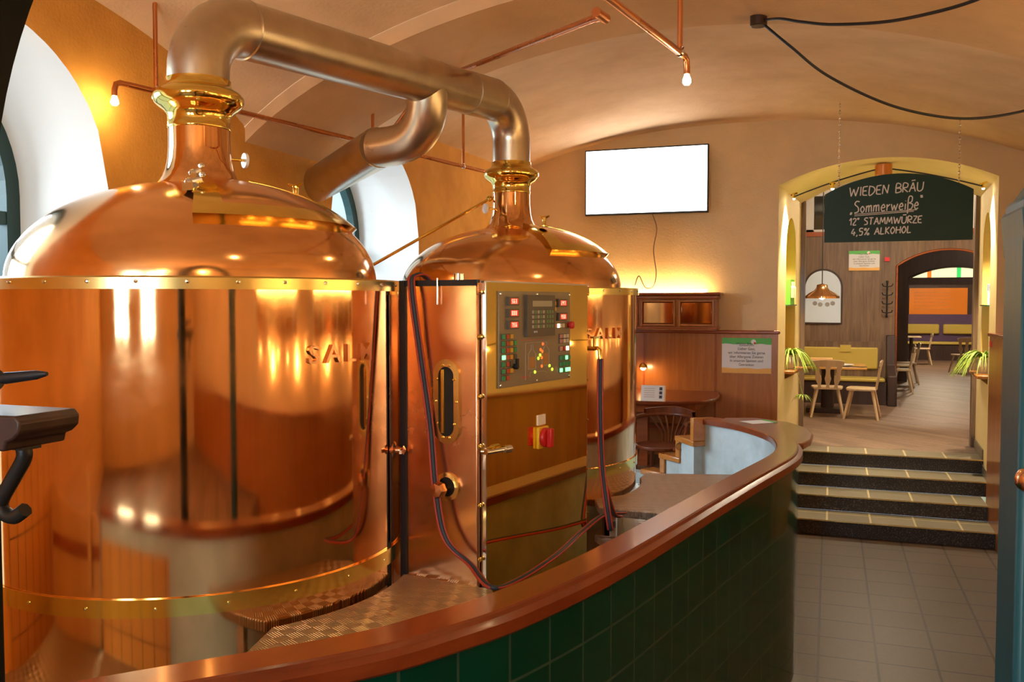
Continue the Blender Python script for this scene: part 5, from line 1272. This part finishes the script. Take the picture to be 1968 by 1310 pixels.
# copper pendant over the table
pc_ = at(1580, 556, Y=15.4); s_z = at(1580, 573, Y=15.4).z
pn = thing('copper_pendant', 'copper pendant lamp hanging in front of the white arched panel', 'lamp', (pc_.x, 15.4, s_z))
w_ = (at(1613, 573, Y=15.4).x - at(1546, 573, Y=15.4).x) / 2
b = B(); b.lathe([(w_, s_z), (w_, s_z + .03), (w_ * .75, s_z + .085), (w_ * .45, s_z + .13), (w_ * .33, s_z + .17), (w_ * .3, s_z + .22), (.02, s_z + .235)], (pc_.x, 15.4, 0), 40, caps=False); part('shade', b, MT['copper'], pn, 50)
b = B(); b.cyl((pc_.x, 15.4, s_z + .23), (pc_.x, 15.4, 4.4), .008, 6); part('cord', b, MT['black_metal'], pn)
b = B(); b.ball((pc_.x, 15.4, s_z + .03), .05, 12); part('bulb', b, emat('pendant_bulb', (1, .8, .5), 25), pn)
# notice, stickers, coat hooks
na, nb = at(1631, 520, Y=16.97), at(1691, 481, Y=16.97)
notice('notice', 'small white notice with green and orange bands, high on the dark panelling under the chalkboard', na.x, nb.x, 16.985, na.z, nb.z, TXT, .040)
q = at(1705, 498, Y=16.98); b = B(); b.box(q.x - .04, q.x + .04, 16.975, 16.985, q.z - .035, q.z + .035); solo('sticker', b, MT['red_ink'], 'small red sticker on the dark panelling beside the high notice', 'sticker')
hx, hz0, hz1 = at(1704, 610, Y=16.95).x, at(1704, 608, Y=16.95).z, at(1704, 541, Y=16.95).z
hr = thing('hook_rack', 'vertical black iron rack of coat hooks on the dark panelling', 'hook rack', (hx, 16.95, hz0))
b = B(); b.tube([(hx, 16.96, hz0), (hx, 16.96, hz1)], .014, 8); b.ball((hx, 16.96, hz0), .022, 8); b.ball((hx, 16.96, hz1), .022, 8); part('stem', b, MT['black_metal'], hr)
for k in range(4):
    z = hz0 + (hz1 - hz0) * (.10 + .25 * k)
    b = B(); b.tube([(hx - .085, 16.86, z + .055), (hx - .07, 16.87, z + .015), (hx, 16.93, z), (hx + .07, 16.87, z + .015), (hx + .085, 16.86, z + .055)], .010, 6); part('hook', b, MT['black_metal'], hr, 60)
# passage between the openings: dark side wall with stickers and a second rack
b = B(); b.box(1.02, 1.09, PY + .3, QY, UZ, 4.4); struct('wall_corridor', b, MT['dark_wood'])
q = at(1735, 528, Y=18.4)
b = B(); b.box(1.09, 1.096, 18.3, 18.5, q.z - .04, q.z + .04); solo('sticker', b, MT['red_ink'], 'tiny red sticker on the side wall inside the wooden archway', 'sticker')
b = B()
for k in range(4): b.cyl((1.09, 18.0 + .0, 2.35 + k * .16), (1.16, 18.0, 2.40 + k * .16), .02, 6)
b.cyl((1.10, 18.0, 2.28), (1.10, 18.0, 2.92), .016, 6); solo('hook_rack', b, MT['black_metal'], 'narrow black hook rack inside the wooden archway on its left side wall', 'hook rack')
b = B(); b.box(1.09, 1.10, 17.32, 17.62, 2.62, 2.98); pp = solo('poster', b, MT['paper_orange'], 'narrow upright poster just inside the wooden archway', 'poster')
b = B(); b.box(1.0995, 1.101, 17.34, 17.60, 2.86, 2.97); part('green_print', b, MT['paper_green'], pp, 0)
# fanlight of the second opening
fn = thing('fanlight', 'backlit arched fanlight of pale yellow glass with orange and green bars, over the far opening', 'window', ((qx0 + qx1) / 2, QY + .1, qz))
def fan_piece(u0, u1, y):
    b = B(); n = 16; P = [(u0 + (u1 - u0) * k / n) for k in range(n + 1)]
    vs = [(x, yy, z) for yy in (y, y + .01) for x in P for z in (qz, A2(x) - .005)]; k2 = 2 * (n + 1)
    fs = []
    for k in range(n):
        a = 2 * k; fs += [(a, a + 1, a + 3, a + 2), (k2 + a, k2 + a + 2, k2 + a + 3, k2 + a + 1), (a, a + 2, k2 + a + 2, k2 + a), (a + 1, k2 + a + 1, k2 + a + 3, a + 3)]
    return b.add(vs, fs)
qw = qx1 - qx0
part('glass', fan_piece(qx0 + .01, qx1 - .01, QY + .08), emat('fanlight_glass', (1, .82, .40), 1.1), fn, 0, label='pale yellow glass')
part('glass_bar', fan_piece(qx0 + qw * .20, qx0 + qw * .245, QY + .07), emat('fanlight_orange', (1, .22, .02), .8), fn, 0, label='orange glass bar')
part('glass_bar', fan_piece(qx0 + qw * .515, qx0 + qw * .56, QY + .07), emat('fanlight_green', (.05, .75, .15), .8), fn, 0, label='green glass bar')
b = B(); b.tube([(qx0 + qw * k / 24, QY - .01, A2(qx0 + qw * k / 24)) for k in range(25)], .022, 6); part('arch_bead', b, MT['darker_wood'], fn)
# far room
EY = 30.5
b = B(); b.box(-4.2, 5, EY, EY + .1, .64, 4.4); struct('wall_end', b, MT['darker_wood'])
oa, ob = at(1747, 604, Y=EY - .03), at(1860, 553, Y=EY - .03)
od = thing('menu_board', 'wide orange board with faint handwriting on the dark end wall of the farthest room', 'sign', ((oa.x + ob.x) / 2, EY - .03, oa.z))
b = B(); b.box(oa.x, ob.x, EY - .04, EY - .005, oa.z, ob.z); part('board', b, pmat('orange_board', (.90, .27, .01), .4), od)
m = frame((oa.x, EY - .045, oa.z), (1, 0, 0), (0, 0, 1)); bw_, bh_ = ob.x - oa.x, ob.z - oa.z
bx0_, bz_ = 0, 0
b = handwrite('SOMMER WEIN', bw_ * .12, bh_ * .78, bw_ * .75, bh_ * .12, .0, .010) if False else B()
rng = random.Random(4)
for k in range(6):
    x = bw_ * .08; y = bh_ * (.84 - .125 * k); P = []
    while x < bw_ * rng.uniform(.62, .85): P.append(m @ Vector((x, y + rng.uniform(-.02, .02), .001))); x += .035
    if len(P) > 2: b.tube(P, .007, 4)
part('faint_writing', b, pmat('pale_orange_chalk', (.85, .45, .2), .8), od, 0)
# bench and chairs of the farthest room
fb = thing('bench', 'long dark bench with yellow and violet cushions below the orange board', 'bench', (2.6, 30, UZ))
b = B(); b.box(-1, 4.95, 29.7, 30.4, UZ, 1.12); part('base', b, MT['darker_wood'], fb)
b = B(); b.box(-1, 4.95, 29.65, 30.3, 1.12, 1.19); part('seat_cushion', b, MT['bench_yellow'], fb, bevel=.02)
b = B(); b.box(-1, 4.95, 30.35, 30.48, 1.12, 2.02); part('back_panel', b, pmat('violet_upholstery', (.09, .05, .13), .7), fb)
for (xa, xb) in ((1740, 1805), (1812, 1872)):
    p, q = at(xa, 650, Y=30.3), at(xb, 634, Y=30.3); b = B(); b.box(p.x, q.x, 30.25, 30.36, 1.42, 1.72); part('back_cushion', b, MT['bench_yellow'], fb, bevel=.04)
q = at(1830, 706, Z=UZ); chair(q.x, 24.6, .25, 'pale chair seen from behind, alone in the middle of the farthest room')
q = at(1767, 690, Z=UZ); chair(2.45, 27.6, PI / 2, 'pale chair standing sideways at the left end of the far bench')
chair(4.1, 27.2, PI / 2 + .5, 'pale chair partly hidden by the right spider plant')
for k, (x, y) in enumerate(((1.50, 18.9), (1.62, 20.2), (1.78, 21.0))):
    chair(x - .22, y, PI / 2, ('nearest', 'middle', 'farthest')[k] + ' of three pale chairs lined up inside the wooden archway')
tb = thing('side_table', 'small table edge glimpsed behind the three lined-up chairs in the archway', 'table', (1.3, 20, UZ))
b = B(); b.box(1.095, 1.17, 18.6, 21.3, 1.36, 1.39); part('tabletop', b, MT['chair_wood'], tb)
b = B(); b.box(1.10, 1.16, 19.9, 20.0, UZ, 1.36); part('leg', b, MT['darker_wood'], tb)
b = B(); b.box(2.0, 2.5, 28.3, 28.9, 1.37, 1.40); ft = solo('bistro_table', b, MT['chair_wood'], 'small pale table by the left part of the far bench', 'table'); b = B(); b.cyl((2.25, 28.6, UZ), (2.25, 28.6, 1.37), .05); part('pedestal', b, MT['darker_wood'], ft)
# unseen lamps added above the arch to light the rooms beyond
def fill_bowl(x, y, z, s, label, c=(1, .82, .58)):
    t = thing('fill_bowl_lamp', label, 'lamp', (x, y, z))
    b = B(); b.lathe([(1e-5, z - .09), (.14, z - .07), (.16, z), (.05, z + .02)], (x, y, 0), 20, caps=False); part('bowl', b, emat('fill_bowl_glow', c, s), t, 60)
    b = B(); b.cyl((x, y, z + .01), (x, y, 4.4), .01, 6); part('rod', b, MT['brass'], t)
fill_bowl(.7, 13.9, 4.2, 210, 'added unseen bowl lamp lighting the room just beyond the passage')
fill_bowl(3.4, 15.0, 4.1, 110, 'added unseen bowl lamp lighting the right of the dining room')
fill_bowl(3.6, 19.5, 4.1, 70, 'added unseen bowl lamp lighting the corridor between the wooden arches')
fill_bowl(2.8, 26.5, 4.1, 320, 'added unseen bowl lamp lighting the farthest room')
# skylight-like daylight behind the transom windows comes from the sky beyond
